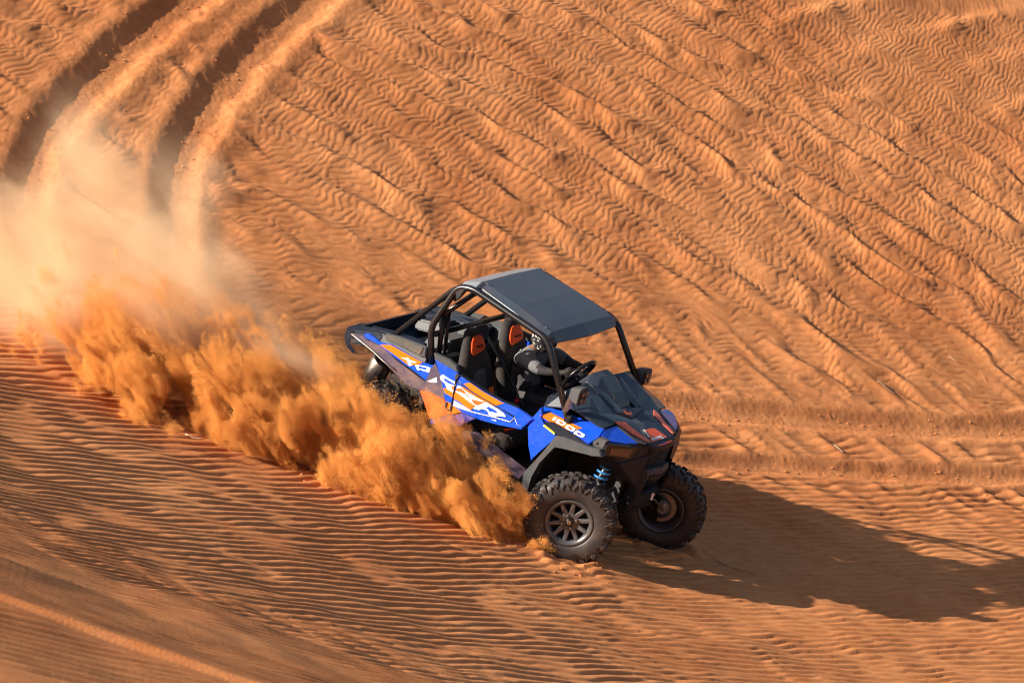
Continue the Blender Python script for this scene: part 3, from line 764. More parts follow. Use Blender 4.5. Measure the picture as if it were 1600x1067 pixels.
# --- doors and rear quarter, right side traced, left side mirrored
YD = -.70
DOOR = [(-0.2976,-0.7,1.0598),(-0.1847,-0.7,1.0459),(-0.0341,-0.7,1.0236),(0.1716,-0.7,1.0102),(0.3034,-0.7,1.0158),(0.4732,-0.7,0.9904),(0.3987,-0.7,0.865),(0.1816,-0.7,0.8161),(0.0068,-0.7,0.7821),(-0.1113,-0.7,0.7803),(-0.1856,-0.7,0.7733),(-0.2727,-0.7,0.7791),(-0.2831,-0.7,0.8463),(-0.2998,-0.7,1.0199)]
for s in (-1, 1):
    f = (lambda p: p) if s < 0 else mir
    door = slab('door', f(DOOR), (0, s, 0), .035, BLUE, buggy, .007)
    cap = [(-0.2983,-0.69,1.0623),(-0.1922,-0.69,1.0486),(-0.0415,-0.69,1.0262),(0.1647,-0.69,1.0114),(0.298,-0.69,1.0176),(0.2975,-0.69,1.0085),(0.166,-0.69,1.0016),(-0.0396,-0.69,1.0143),(-0.1904,-0.69,1.0373),(-0.2985,-0.69,1.0518)]
    slab('door_top_trim', f(cap), (0, s, .6), .05, BLACK, door, .004)
    slab('door_liner', [(p[0], p[1] - s*.04, p[2]) for p in f(DOOR)], (0, -s, 0), .006, BLACK, door)
    if s > 0: continue
    slab('door_decal', [(-0.2221,-0.7035,1.0098),(-0.1691,-0.7035,1.0441),(-0.0353,-0.7035,1.0214),(0.1749,-0.7035,1.007),(0.1865,-0.7035,1.0097),(0.1076,-0.7035,0.9536),(-0.0128,-0.7035,0.9621),(-0.1388,-0.7035,0.9872)], RS, .003, ORANGE, door)
    slab('door_decal', [(-0.278,-0.7035,0.883),(-0.272,-0.7035,0.917),(-0.2709,-0.7035,0.9489),(-0.2409,-0.7035,0.9795),(-0.2255,-0.7035,0.9826),(-0.1578,-0.7035,0.9752),(-0.1121,-0.7035,0.9681),(-0.0235,-0.7035,0.9624),(0.0323,-0.7035,0.9573),(0.1052,-0.7035,0.9571),(0.0896,-0.7035,0.9466),(0.021,-0.7035,0.95),(-0.0488,-0.7035,0.8865),(-0.0813,-0.7035,0.8509),(-0.0942,-0.7035,0.8308),(-0.1479,-0.7035,0.8369),(-0.2183,-0.7035,0.8528),(-0.2706,-0.7035,0.8537)], RS, .003, ORANGE, door)
    for g in ([(-0.165,-0.706,0.9156),(-0.0862,-0.706,0.925),(0.0077,-0.706,0.9458),(0.0202,-0.706,0.9492),(-0.0435,-0.706,0.8921),(-0.0925,-0.706,0.8924)], [(-0.2689,-0.706,0.9372),(-0.2343,-0.706,0.9634),(-0.224,-0.706,0.9654),(-0.1571,-0.706,0.9431),(-0.1302,-0.706,0.9352),(-0.1761,-0.706,0.934),(-0.2271,-0.706,0.9365),(-0.2706,-0.706,0.9287)], [(-0.0824,-0.706,0.8774),(-0.052,-0.706,0.8846),(-0.0796,-0.706,0.8506),(-0.0908,-0.706,0.8342),(-0.1073,-0.706,0.8523)]):
        slab('door_decal', g, RS, .003, REDOR, door)
    slab('door_decal', [(-0.268,-0.7035,0.8452),(-0.2144,-0.7035,0.8399),(-0.1469,-0.7035,0.8339),(-0.0933,-0.7035,0.8278),(-0.0994,-0.7035,0.8213),(-0.1612,-0.7035,0.8094),(-0.2245,-0.7035,0.8017),(-0.2624,-0.7035,0.8001)], RS, .003, PALE_GLARE, door)  # decal area whose glare highlight is put into the colour
    slab('door_decal', [(-0.1871,-0.706,0.8278),(-0.1445,-0.706,0.8315),(-0.0915,-0.706,0.8276),(-0.0978,-0.706,0.8215),(-0.1596,-0.706,0.8096)], RS, .003, WHITE, door)  # whiter step of the same painted glare
    slab('door_decal', [(-0.2716,-0.7035,0.7854),(-0.2518,-0.7035,0.7924),(-0.1819,-0.7035,0.7787),(-0.2103,-0.7035,0.7554),(-0.2556,-0.7035,0.7243)], RS, .003, ORANGE, door)
    slab('door_letter', [(-0.2702,-0.7085,0.9525),(-0.2689,-0.7085,0.9748),(-0.241,-0.7085,0.9818),(-0.1919,-0.7085,0.964),(-0.1209,-0.7085,0.9459),(-0.1117,-0.7085,0.9512),(0.0083,-0.7085,0.9493),(0.0019,-0.7085,0.9437),(-0.0846,-0.7085,0.9252),(-0.1634,-0.7085,0.9158),(-0.0863,-0.7085,0.8955),(-0.045,-0.7085,0.8938),(-0.0455,-0.7085,0.8864),(-0.0636,-0.7085,0.8835),(-0.1287,-0.7085,0.8919),(-0.1721,-0.7085,0.9),(-0.2353,-0.7085,0.919),(-0.2707,-0.7085,0.9185),(-0.2709,-0.7085,0.928),(-0.2241,-0.7085,0.9358),(-0.1741,-0.7085,0.9329),(-0.1262,-0.7085,0.9364),(-0.1568,-0.7085,0.9475),(-0.2223,-0.7085,0.9655),(-0.2333,-0.7085,0.9657)], RS, .003, WHITE, door)
    slab('door_letter', [(-0.0786,-0.7085,0.8529),(-0.0461,-0.7085,0.8885),(0.0237,-0.7085,0.9521),(0.0925,-0.7085,0.9478),(0.1504,-0.7085,0.9437),(0.2108,-0.7085,0.9312),(0.237,-0.7085,0.916),(0.2289,-0.7085,0.9077),(0.1842,-0.7085,0.8957),(0.1286,-0.7085,0.8838),(0.1264,-0.7085,0.8733),(0.1471,-0.7085,0.8677),(0.1352,-0.7085,0.8626),(0.092,-0.7085,0.8537),(0.0763,-0.7085,0.8783),(0.0567,-0.7085,0.8891),(0.0186,-0.7085,0.8897),(-0.0212,-0.7085,0.8606),(-0.0321,-0.7085,0.8607)], RS, .003, WHITE, door)
    slab('letter_counter', [(0.0391,-0.711,0.9076),(0.0597,-0.711,0.9284),(0.1005,-0.711,0.9276),(0.1393,-0.711,0.924),(0.161,-0.711,0.915),(0.1348,-0.711,0.9038),(0.1084,-0.711,0.9021),(0.0784,-0.711,0.8941),(0.0633,-0.711,0.9045)], RS, .003, BLUE, door)
    slab('door_letter', [(0.1112,-0.7085,0.8354),(0.1504,-0.7085,0.8484),(0.1672,-0.7085,0.8427),(0.1533,-0.7085,0.8391)], RS, .003, WHITE, door)
    tube('door_groove', [Vector(p) for p in [(-0.2862,-0.7045,1.0076),(-0.2345,-0.7045,0.9972),(-0.136,-0.7045,0.9804),(-0.0226,-0.7045,0.9686),(0.0981,-0.7045,0.9594),(0.1928,-0.7045,0.9513),(0.3068,-0.7045,0.942)]], .006, BLACK2, door, 6)
    tube('door_groove', [Vector(p) for p in [(-0.2707,-0.7035,0.7942),(-0.1927,-0.7035,0.8041),(-0.0907,-0.7035,0.8177),(0.1279,-0.7035,0.8612),(0.2837,-0.7035,0.8855),(0.3149,-0.7035,0.9326),(0.3073,-0.7035,0.9435)]], .0045, ALU, door, 6)
    tube('door_groove', [Vector(p) for p in [(0.3065,-0.702,0.9429),(0.3522,-0.702,0.8901),(0.4039,-0.702,0.8975)]], .003, ALU, door, 6)
    tube('door_seam', [Vector(p) for p in [(-0.2959,-0.703,1.061),(-0.2974,-0.703,1.0214),(-0.2814,-0.703,0.8476),(-0.2741,-0.703,0.7903),(-0.2641,-0.703,0.7493)]], .007, BLACK2, door, 6)
    tube('door_catch', rounded([(-0.2945,-0.71,1.0163),(-0.3067,-0.71,1.0449),(-0.3017,-0.71,1.062),(-0.2852,-0.71,1.0637),(-0.2855,-0.71,1.0426),(-0.2939,-0.71,1.0256)], .01), .006, GREY, door, 6)
    tube('door_hinge', [Vector(p) for p in [(-0.3271,-0.71,0.803),(-0.3242,-0.71,0.746),(-0.2736,-0.71,0.754),(-0.2742,-0.71,0.7976)]], .009, GREY, door, 6)
for s in (-1, 1):
    f = (lambda p: p) if s < 0 else mir
    q = slab('rear_quarter_panel', f([(-0.5409,-0.7,1.09),(-0.3595,-0.7,1.0758),(-0.3043,-0.7,1.0705),(-0.3097,-0.7,1.0382),(-0.3053,-0.7,1.0101),(-0.2884,-0.7,0.8441),(-0.2802,-0.7,0.7759),(-0.3191,-0.7,0.763),(-0.3326,-0.7,0.7988),(-0.3924,-0.7,0.8904),(-0.4591,-0.7,0.9964)]), (0, s, 0), .04, BLUE, buggy, .005)
    slab('quarter_top_trim', f([(-0.5759,-0.685,1.1346),(-0.4096,-0.685,1.1364),(-0.339,-0.685,1.1172),(-0.3106,-0.685,1.0691),(-0.3679,-0.685,1.0698),(-0.5493,-0.685,1.0841)]), (0, s, .5), .04, GREY, q, .005)
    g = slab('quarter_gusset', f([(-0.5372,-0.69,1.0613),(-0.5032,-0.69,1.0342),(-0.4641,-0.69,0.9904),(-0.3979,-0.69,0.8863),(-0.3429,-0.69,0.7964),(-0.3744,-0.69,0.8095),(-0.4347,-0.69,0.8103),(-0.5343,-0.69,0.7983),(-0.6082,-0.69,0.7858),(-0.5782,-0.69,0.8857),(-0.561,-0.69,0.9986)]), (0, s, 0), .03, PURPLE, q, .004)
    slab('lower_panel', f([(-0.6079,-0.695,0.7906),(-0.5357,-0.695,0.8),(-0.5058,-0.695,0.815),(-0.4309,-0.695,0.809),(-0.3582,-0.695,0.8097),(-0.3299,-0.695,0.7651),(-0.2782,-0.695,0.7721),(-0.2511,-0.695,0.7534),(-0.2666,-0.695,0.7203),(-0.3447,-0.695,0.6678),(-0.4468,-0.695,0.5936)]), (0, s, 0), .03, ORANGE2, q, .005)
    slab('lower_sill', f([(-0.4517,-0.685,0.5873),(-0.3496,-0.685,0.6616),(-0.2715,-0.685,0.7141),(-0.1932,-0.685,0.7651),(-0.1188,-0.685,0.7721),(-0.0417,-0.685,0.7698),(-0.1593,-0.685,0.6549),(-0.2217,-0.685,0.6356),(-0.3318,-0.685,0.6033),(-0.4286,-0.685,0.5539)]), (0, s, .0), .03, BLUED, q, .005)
    if s < 0:
        slab('quarter_flash', [(-0.5627,-0.6935,0.8852),(-0.4853,-0.6935,0.9556),(-0.4666,-0.6935,0.9168),(-0.4949,-0.6935,0.9025)], RS, .003, WHITE, q)
        slab('quarter_decal', [(-0.3926,-0.7035,0.8988),(-0.3596,-0.7035,0.9113),(-0.2829,-0.7035,0.9027),(-0.2761,-0.7035,0.8591),(-0.3648,-0.7035,0.8655),(-0.3754,-0.7035,0.8731)], RS, .003, ORANGE, q)
        slab('quarter_decal', [(-0.3333,-0.7035,0.8076),(-0.275,-0.7035,0.8053),(-0.267,-0.7035,0.7471),(-0.2952,-0.7035,0.7462),(-0.3169,-0.7035,0.7452)], RS, .003, ORANGE, q)
        slab('quarter_letter', [(-0.4495,-0.7065,0.978),(-0.4306,-0.7065,1.0062),(-0.3904,-0.7065,1.0004),(-0.3368,-0.7065,0.9955),(-0.2904,-0.7065,0.9958),(-0.2858,-0.7065,0.9649),(-0.2902,-0.7065,0.9543),(-0.3294,-0.7065,0.9392),(-0.304,-0.7065,0.9243),(-0.2849,-0.7065,0.9193),(-0.2837,-0.7065,0.9029),(-0.3505,-0.7065,0.906),(-0.3624,-0.7065,0.9179),(-0.3892,-0.7065,0.9429),(-0.4164,-0.7065,0.9508),(-0.4359,-0.7065,0.9571)], RS, .003, WHITE, q)
        slab('letter_counter', [(-0.4125,-0.709,0.9722),(-0.3952,-0.709,0.9858),(-0.35,-0.709,0.9816),(-0.3032,-0.709,0.9773),(-0.3086,-0.709,0.9663),(-0.3459,-0.709,0.9592),(-0.3857,-0.709,0.9637)], RS, .003, BLUE, q)
        slab('letter_counter', [(-0.3241,-0.709,0.9418),(-0.2965,-0.709,0.9501),(-0.2862,-0.709,0.9289),(-0.3016,-0.709,0.9257)], RS, .003, REDOR, q)
    # rear fender stripe with the letters X and P
    st = slab('rear_fender', f([(-1.2786,-0.665,1.008),(-1.2419,-0.665,1.0329),(-1.1084,-0.665,1.0066),(-1.0025,-0.665,1.0287),(-0.8253,-0.665,1.019),(-0.6613,-0.665,1.0086),(-0.5715,-0.665,1.017),(-0.5486,-0.665,1.0427),(-0.5094,-0.665,0.9946),(-0.5964,-0.665,0.8769),(-0.7691,-0.665,0.9158),(-0.9264,-0.665,0.9422),(-1.1028,-0.665,0.9882),(-1.2586,-0.665,0.9836)]), (0, s, .2), .03, BLUE, buggy, .005)
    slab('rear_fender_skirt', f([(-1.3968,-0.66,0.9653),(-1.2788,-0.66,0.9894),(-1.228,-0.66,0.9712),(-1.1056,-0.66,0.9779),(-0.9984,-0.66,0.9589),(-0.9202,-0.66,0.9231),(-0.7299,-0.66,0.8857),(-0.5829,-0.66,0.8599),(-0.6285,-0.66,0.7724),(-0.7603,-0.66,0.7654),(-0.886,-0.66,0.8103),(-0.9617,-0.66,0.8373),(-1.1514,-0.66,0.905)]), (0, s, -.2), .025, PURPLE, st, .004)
    tube('fender_trim', [Vector(p) for p in f([(-1.3783,-0.685,0.9718),(-1.271,-0.685,0.9476),(-1.1366,-0.685,0.9152),(-1.0241,-0.685,0.8789),(-0.9033,-0.685,0.8513)])], .006, ALU, st, 6)
    if s < 0:
        slab('rear_fender_decal', [(-1.1002,-0.669,0.9889),(-0.9995,-0.669,1.0284),(-0.8221,-0.669,1.0177),(-0.6612,-0.669,1.0093),(-0.7088,-0.669,0.971),(-0.7773,-0.669,0.9315),(-0.9296,-0.669,0.9621)], (0, -1, .2), .003, ORANGE, st)
        for g in ([(-0.8714,-0.6725,0.9674),(-0.8422,-0.6725,0.9775),(-0.7123,-0.6725,0.9906),(-0.7369,-0.6725,0.9738)], [(-0.8273,-0.6725,0.9858),(-0.8003,-0.6725,0.9949),(-0.7443,-0.6725,0.9491),(-0.7739,-0.6725,0.9324)],
                  [(-0.7235,-0.6725,0.9622),(-0.6988,-0.6725,0.9703),(-0.6652,-0.6725,0.9412),(-0.6893,-0.6725,0.9311)], [(-0.7235,-0.6725,0.9622),(-0.6928,-0.6725,0.975),(-0.5919,-0.6725,1.0),(-0.5927,-0.6725,0.9867)], [(-0.6056,-0.6725,0.9964),(-0.5737,-0.6725,0.9968),(-0.5779,-0.6725,0.9541),(-0.6058,-0.6725,0.9488)], [(-0.6834,-0.6725,0.9443),(-0.6714,-0.6725,0.9537),(-0.5913,-0.6725,0.9657),(-0.5965,-0.6725,0.9506)]):
            slab('rear_fender_letter', g, (0, -1, .2), .003, WHITE, st)

# --- rear bed
bed = hull('cargo_bed', box_pts(-1.36, -.68, -.55, .55, .84, .90), BLACK, buggy, .01)
for s in (-1, 1):
    f = (lambda p: p) if s < 0 else mir
    hull('bed_rail', [(-1.12, s*.56, 1.075), (-1.12, s*.62, 1.065), (-.68, s*.56, 1.115), (-.66, s*.61, 1.10), (-1.12, s*.65, 1.005), (-.64, s*.66, 1.005), (-1.12, s*.52, .88), (-.66, s*.52, .88)], GREY, bed, .008)
    bx = slab('bed_locker', f([(-1.0816,-0.652,1.0948),(-0.9407,-0.652,1.1237),(-0.6747,-0.652,1.1442),(-0.6579,-0.652,1.0489),(-0.7052,-0.652,1.0421),(-1.0656,-0.652,1.0418)]), (0, s, .2), .02, GREY, bed, .006)
    slab('locker_inset', f([(-1.0624,-0.6585,1.0961),(-0.9331,-0.6585,1.1138),(-0.6962,-0.6585,1.1288),(-0.7074,-0.6585,1.0562),(-1.048,-0.6585,1.0609)]), (0, s, .2), .004, paint('speckled_grey', (.055, .058, .055), .6, .3, grain=.5), bed, .003)
    hull('tail_fender', [(-1.46, s*.60, .96), (-1.40, s*.63, .86), (-1.12, s*.66, .99), (-1.12, s*.60, 1.06), (-1.42, s*.50, 1.02), (-1.12, s*.52, 1.06), (-1.42, s*.45, .86), (-1.12, s*.55, .9)], BLACK, bed, .012)
    hull('wheel_hump', [(-1.30, s*.50, 1.06), (-1.0, s*.47, 1.10), (-.76, s*.50, 1.12), (-1.30, s*.36, .90), (-.76, s*.36, .90), (-1.30, s*.56, .90), (-.76, s*.56, .90), (-.76, s*.56, 1.10), (-1.3, s*.56, 1.05), (-.95, s*.42, 1.08)], BLACK, bed, .012)
hull('fender_hump', [(-1.44, .36, 1.00), (-1.40, .44, 1.055), (-1.28, .46, 1.10), (-1.05, .50, 1.12), (-.80, .54, 1.12), (-1.46, .56, .94), (-1.30, .62, 1.04), (-.80, .62, 1.08), (-1.40, .34, .92), (-.8, .46, .95)], BLACK, bed, .015)
hull('tailgate', [(-1.44, -.50, 1.00), (-1.44, .50, 1.00), (-1.38, -.50, 1.02), (-1.38, .50, 1.02), (-1.40, -.50, .84), (-1.40, .50, .84), (-1.34, -.5, .84), (-1.34, .5, .84)], BLACK, bed, .012)
hull('engine_box', [(-.98, -.26, .90), (-.98, .26, .90), (-.70, -.30, .90), (-.70, .30, .90), (-.94, -.20, 1.06), (-.94, .20, 1.06), (-.70, -.24, 1.12), (-.70, .24, 1.12)], GREY, bed, .015)
hull('air_box', [(-.84, .05, 1.05), (-.84, .34, 1.05), (-.66, .05, 1.05), (-.66, .34, 1.05), (-.82, .09, 1.18), (-.82, .30, 1.18), (-.68, .09, 1.20), (-.68, .30, 1.20)], GREY, bed, .015)
hull('cargo_lid', [(-1.30, .12, .93), (-1.30, .44, .93), (-1.02, .12, .98), (-1.02, .44, .98), (-1.28, .16, 1.02), (-1.28, .40, 1.02), (-1.04, .16, 1.07), (-1.04, .40, 1.07)], BLACK, bed, .015)
for s in (-1, 1):
    f = (lambda p: p) if s < 0 else mir
    rb = hull('rear_bumper', [(-1.53, s*.55, .955), (-1.525, s*.55, .86), (-1.46, s*.60, .81), (-1.36, s*.60, .775), (-1.30, s*.62, .84), (-1.40, s*.63, .97), (-1.47, s*.40, 1.00), (-1.47, s*.30, .84), (-1.36, s*.3, .82), (-1.36, s*.3, .98)], BLACK, buggy, .012)
    tl = [(-1.4096,-0.625,0.866),(-1.3986,-0.625,0.9247),(-1.1796,-0.625,0.8778),(-1.2174,-0.625,0.8523),(-1.2957,-0.625,0.8098),(-1.3314,-0.625,0.8147)]
    slab('tail_light', f(tl), (0, s, 0), .02, paint('tail_lens', (.05, .02, .01), .2, .3), rb, .004)
hull('rear_bumper', [(-1.47, -.32, .98), (-1.47, .32, .98), (-1.48, -.32, .86), (-1.48, .32, .86), (-1.36, -.32, .84), (-1.36, .32, .84), (-1.36, -.32, .97), (-1.36, .32, .97)], BLACK, buggy, .012)

# --- roll cage
CAGE = .0275
for s in (-1, 1):
    tube('roll_cage_tube', rounded([(.745, s*.605, 1.06), (.335, s*.555, 1.610), (-.46, s*.535, 1.730), (-.60, s*.535, 1.690), (-.705, s*.615, 1.30), (-.60, s*.625, 1.02)], .09, 5), CAGE, TUBEM, buggy, 12)
    tube('roll_cage_tube', rounded([(-.55, s*.53, 1.70), (-.63, s*.53, 1.655), (-1.06, s*.52, 1.08)], .05), CAGE * .9, TUBEM, buggy, 12)
    hull('cage_foot', [(.735 + dx, s*.605 + dy, z) for dx in (-.03, .035) for dy in (-.028, .028) for z in (1.05, 1.12)], BLACK2, buggy, .01)
    hull('cage_bracket', [(-.60, s*.50, 1.66), (-.50, s*.50, 1.72), (-.60, s*.57, 1.66), (-.50, s*.57, 1.72), (-.64, s*.53, 1.57), (-.58, s*.53, 1.55)], GREY, buggy, .008)
tube('roll_cage_tube', [(-.69, -.61, 1.235), (-.69, .61, 1.235)], CAGE * .9, TUBEM, buggy, 12)
tube('roll_cage_tube', [(-.55, -.53, 1.70), (-.55, .53, 1.70)], CAGE * .9, TUBEM, buggy, 12)
tube('roll_cage_tube', [(.33, -.555, 1.605), (.33, .555, 1.605)], CAGE * .9, TUBEM, buggy, 12)
tube('roll_cage_tube', [(.66, -.58, 1.14), (.66, .58, 1.14)], CAGE * .8, TUBEM, buggy, 12)
tube('roll_cage_tube', [(-.53, -.27, 1.66), (-.66, -.55, 1.42)], CAGE * .85, TUBEM, buggy, 12)
tube('roll_cage_tube', [(-.53, .27, 1.66), (-.66, .55, 1.42)], CAGE * .85, TUBEM, buggy, 12)
for s in (-1, 1):
    hull('belt_tower', [(-.665 + dx, s*.50 + dy, z) for dx in (-.02, .02) for dy in (-.035, .035) for z in (1.30, 1.45)], BLACK2, buggy, .008)
    tube('belt_post', [(-.655, s*.47, 1.44), (-.60, s*.46, 1.08)], .016, BLACK2, buggy, 8)
    tube('belt_post', [(-.665, s*.53, 1.42), (-.61, s*.53, 1.06)], .022, BLACK2, buggy, 8)

# --- roof
RV = []
rows = [(-.62, .47, 1.695), (-.56, .52, 1.725), (-.435, .545, 1.772), (-.40, .50, 1.768), (-.05, .535, 1.718), (.20, .56, 1.668), (.315, .565, 1.640)]
for x, hw, z in rows:
    for t in (-1, -.86, 0, .86, 1):
        RV.append((x, hw * t, z + (.0 if abs(t) > .9 else .016 if abs(t) > .5 else .022) - (.022 if abs(t) == 1 else 0)))
for t, x, z in ((-1, .345, 1.592), (-.86, .385, 1.590), (0, .42, 1.592), (.86, .385, 1.590), (1, .345, 1.592)):
    RV.append((x, .555 * t, z))
RF = []
for i in range(2, len(rows)):
    for k in range(4): RF.append((i*5+k, i*5+k+1, (i+1)*5+k+1, (i+1)*5+k))
used = sorted({i for q in RF for i in q}); ren = {i: k for k, i in enumerate(used)}
roof = quads('roof', [RV[i] for i in used], [tuple(ren[i] for i in q) for q in RF], ROOFM, buggy, .016, .004)
quads('roof_spoiler', [(x - .003, y, z) for x, y, z in RV[:15]], [(i*5+k, i*5+k+1, (i+1)*5+k+1, (i+1)*5+k) for i in range(2) for k in range(4)], ROOF_SHEEN, roof, .014, .004)  # rear of the roof, a separate part carrying the painted sheen
for x, y, z in ((-.39, -.45, 1.790), (-.39, .45, 1.790), (.26, -.49, 1.672), (.26, .49, 1.672)):
    b_ = lathe('roof_bolt', [(.001, 0), (.009, 0), (.008, .007), (.001, .008)], STEEL, roof, 8, False)
    b_.location = (x, y, z); b_.rotation_euler = (R(90), 0, 0)

# --- seats
def make_seat(y0, s):
    def ring(cx, cz, hw, dep, tilt, n=20, e=2.6):
        out = []
        for k in range(n):
            a = 2 * math.pi * k / n
            ca, sa = math.cos(a), math.sin(a)
            yy = hw * math.copysign(abs(ca) ** (2 / e), ca); dd = dep * math.copysign(abs(sa) ** (2 / e), sa)
            out.append((cx + dd * math.cos(tilt), y0 + yy, cz + dd * math.sin(tilt)))
        return out
    seat = loft('seat', [ring(-.20, .56, .22, .085, -.25), ring(-.235, .66, .245, .10, -.25), ring(-.30, .82, .25, .095, -.25), ring(-.355, .96, .245, .085, -.25),
                         ring(-.40, 1.08, .205, .075, -.25), ring(-.43, 1.15, .165, .068, -.25), ring(-.455, 1.22, .135, .062, -.25), ring(-.480, 1.285, .105, .055, -.25), ring(-.492, 1.318, .06, .035, -.25)], SEATB, buggy)
    hull('cushion', [(-.30, y0 + a, z) for a in (-.24, .24) for z in (.50, .64)] + [(.22, y0 + a, z) for a in (-.22, .22) for z in (.56, .70)] + [(.26, y0 + a, .62) for a in (-.2, .2)], SEATB, seat, .03, 3)
    def front(t, w, lift=.004):
        # point on the front of the seat back: t height, w across
        prof = [(.66, -.235, .10, .245), (.82, -.30, .095, .25), (.96, -.355, .085, .245), (1.08, -.40, .075, .205), (1.15, -.43, .068, .165), (1.22, -.455, .062, .135), (1.285, -.48, .055, .105), (1.318, -.492, .035, .06)]
        z = t
        for (z0, x0, d0, w0), (z1, x1, d1, w1) in zip(prof[:-1], prof[1:]):
            if z0 <= z <= z1:
                u = (z - z0) / (z1 - z0)
                cx, dd, hw = x0 + (x1-x0)*u, d0 + (d1-d0)*u, w0 + (w1-w0)*u
                break
        f_ = max(0.0, 1 - min(1, abs(w) / hw) ** 2.6) ** (1 / 2.6)
        return Vector((cx + (dd * f_ + lift) * math.cos(-.25), y0 + w, z + (dd * f_ + lift) * math.sin(-.25)))
    def patch(name, outline, mat, lift):
        # outline as rows of (height, left, right)
        V = []; Fc = []; n = 9
        for z, l, r in outline:
            for k in range(n): V.append(front(z, l + (r - l) * k / (n - 1), lift))
        for i in range(len(outline) - 1):
            for k in range(n - 1): Fc.append((i*n+k, i*n+k+1, (i+1)*n+k+1, (i+1)*n+k))
        bm = bmesh.new(); vv = [bm.verts.new(v) for v in V]
        for q in Fc: bm.faces.new([vv[i] for i in q])
        bmesh.ops.recalc_face_normals(bm, faces=bm.faces)
        bmesh.ops.solidify(bm, geom=list(bm.faces), thickness=.003)
        return from_bm(name, bm, mat, seat, True)
    patch('headrest_cover', [(1.165, -.105, -.085), (1.19, -.11, .06), (1.205, -.112, .112), (1.24, -.10, .10), (1.27, -.085, .085), (1.295, -.06, .06), (1.304, -.035, .035)], SEATO, .010)
    for k in range(3):
        w = -.045 + k * .034
        patch('headrest_lettering', [(1.222, w, w + .026), (1.238, w + .004, w + .03)] if k != 1 else [(1.222, w, w + .024), (1.23, w + .006, w + .014), (1.238, w + .008, w + .03)], SEATB, .0145)
    patch('seat_panel', [(.70, -.13, .02), (.78, -.155, .05), (.86, -.16, .06), (.94, -.15, .05), (1.02, -.12, .06), (1.06, -.06, .04)], SEATG, .006)
    return seat
make_seat(-.30, -1)
make_seat(.30, 1)
# harness beside the near seat's console and its buckle
tube('seat_belt', cat([(-.56, .10, 1.16), (-.30, .03, 1.02), (-.05, .02, .80), (.05, .0, .70)]), .016, BLACK2, buggy, 6)
hull('belt_buckle', [(-0.0386,-0.1,0.8534),(0.0305,-0.1,0.8828),(0.0374,-0.1,0.944),(-0.0463,-0.1,0.9201)] + [(-0.0595,-0.06,0.8375),(0.0097,-0.06,0.867),(0.0166,-0.06,0.9283),(-0.0673,-0.06,0.9043)], GREY, buggy, .004)
hull('buckle_button', [(-0.0362,-0.105,0.8144),(-0.0001,-0.105,0.824),(0.0018,-0.105,0.8598),(-0.0417,-0.105,0.853)] + [(-0.0441,-0.09,0.8084),(-0.0079,-0.09,0.818),(-0.006,-0.09,0.8539),(-0.0496,-0.09,0.847)], REDM, buggy, .002)
slab('floor_mat_edge', [(-0.178,-0.35,0.925),(-0.144,-0.35,0.9626),(-0.1145,-0.35,0.8883),(-0.1496,-0.35,0.8965)], RS, .01, ORANGE, buggy)
slab('floor_flash', [(0.1068,-0.45,0.7002),(0.2302,-0.45,0.7593),(0.1245,-0.45,0.6847)], RS, .01, REDOR, buggy)

# --- steering wheel
sw_c = Vector((.265, .30, 1.135)); sw_n = Vector((-.86, 0, .50)).normalized()
e1 = Vector((0, 1, 0)); e2 = sw_n.cross(e1)
sw = tube('steering_wheel', [sw_c + (e1 * math.cos(a) + e2 * math.sin(a)) * .160 for a in [2 * math.pi * k / 32 for k in range(32)]], .0155, BLACK2, buggy, 10, True)
hull('steering_boss', [tuple(sw_c - sw_n * .02 + (e1 * math.cos(a) + e2 * math.sin(a)) * .05 + sw_n * h_) for a in [k * math.pi / 4 for k in range(8)] for h_ in (-.03, .02)], BLACK2, sw, .008)
for a in (0, math.pi, -math.pi / 2):
    tube('steering_spoke', [sw_c - sw_n * .012, sw_c + (e1 * math.cos(a) + e2 * math.sin(a)) * .158], .013, BLACK2, sw, 8)
tube('steering_column', [sw_c, sw_c - sw_n * .30], .022, BLACK2, buggy, 8)

# --- spot lamps on the front pillars
def pod(cx, cy_, cz, s, k=1.28):
    def q(x, y, z): return (cx + x * k, cy_ + y * k, cz + z * k)
    hull('lamp_bracket', [q(-.055, -.012, -.09), q(-.02, .012, -.09), q(-.05, -.03, -.03), q(-.05, .03, -.03), q(-.02, -.03, -.02), q(-.02, .03, -.02), q(-.08, 0, -.15), q(-.05, 0, -.15)], STEEL, buggy, .004)
    tube('lamp_cable', cat([q(-.045, -.03 * s, 0), q(-.075, -.045 * s, -.04), q(-.07, -.03 * s, -.10), q(-.06, 0, -.15)]), .005, BLACK2, buggy, 6)
    body = hull('spot_lamp', [q(-.045, -.038, -.035), q(-.045, .038, -.035), q(-.045, -.038, .035), q(-.045, .038, .035),
                              q(.035, -.058, -.040), q(.035, .058, -.040), q(.035, -.058, .040), q(.035, .058, .040),
                              q(.035, -.040, -.058), q(.035, .040, -.058), q(.035, -.040, .058), q(.035, .040, .058)], GREY, buggy, .006)
    hull('lamp_bezel', [q(.034, y, z) for y in (-.05, .05) for z in (-.05, .05)] + [q(.042, y, z) for y in (-.046, .046) for z in (-.046, .046)], BLACK2, body, .004)
    for dy in (-.022, .022):
        for dz in (-.022, .022):
            l_ = lathe('lamp_lens', [(.001, -.008), (.020, -.006), (.024, 0), (.001, 0)], BRONZE, body, 16, True)
            l_.location = q(.044, dy, dz); l_.rotation_euler = (0, 0, R(90))
pod(.79, -.665, 1.335, -1)
pod(.655, .66, 1.225, 1)

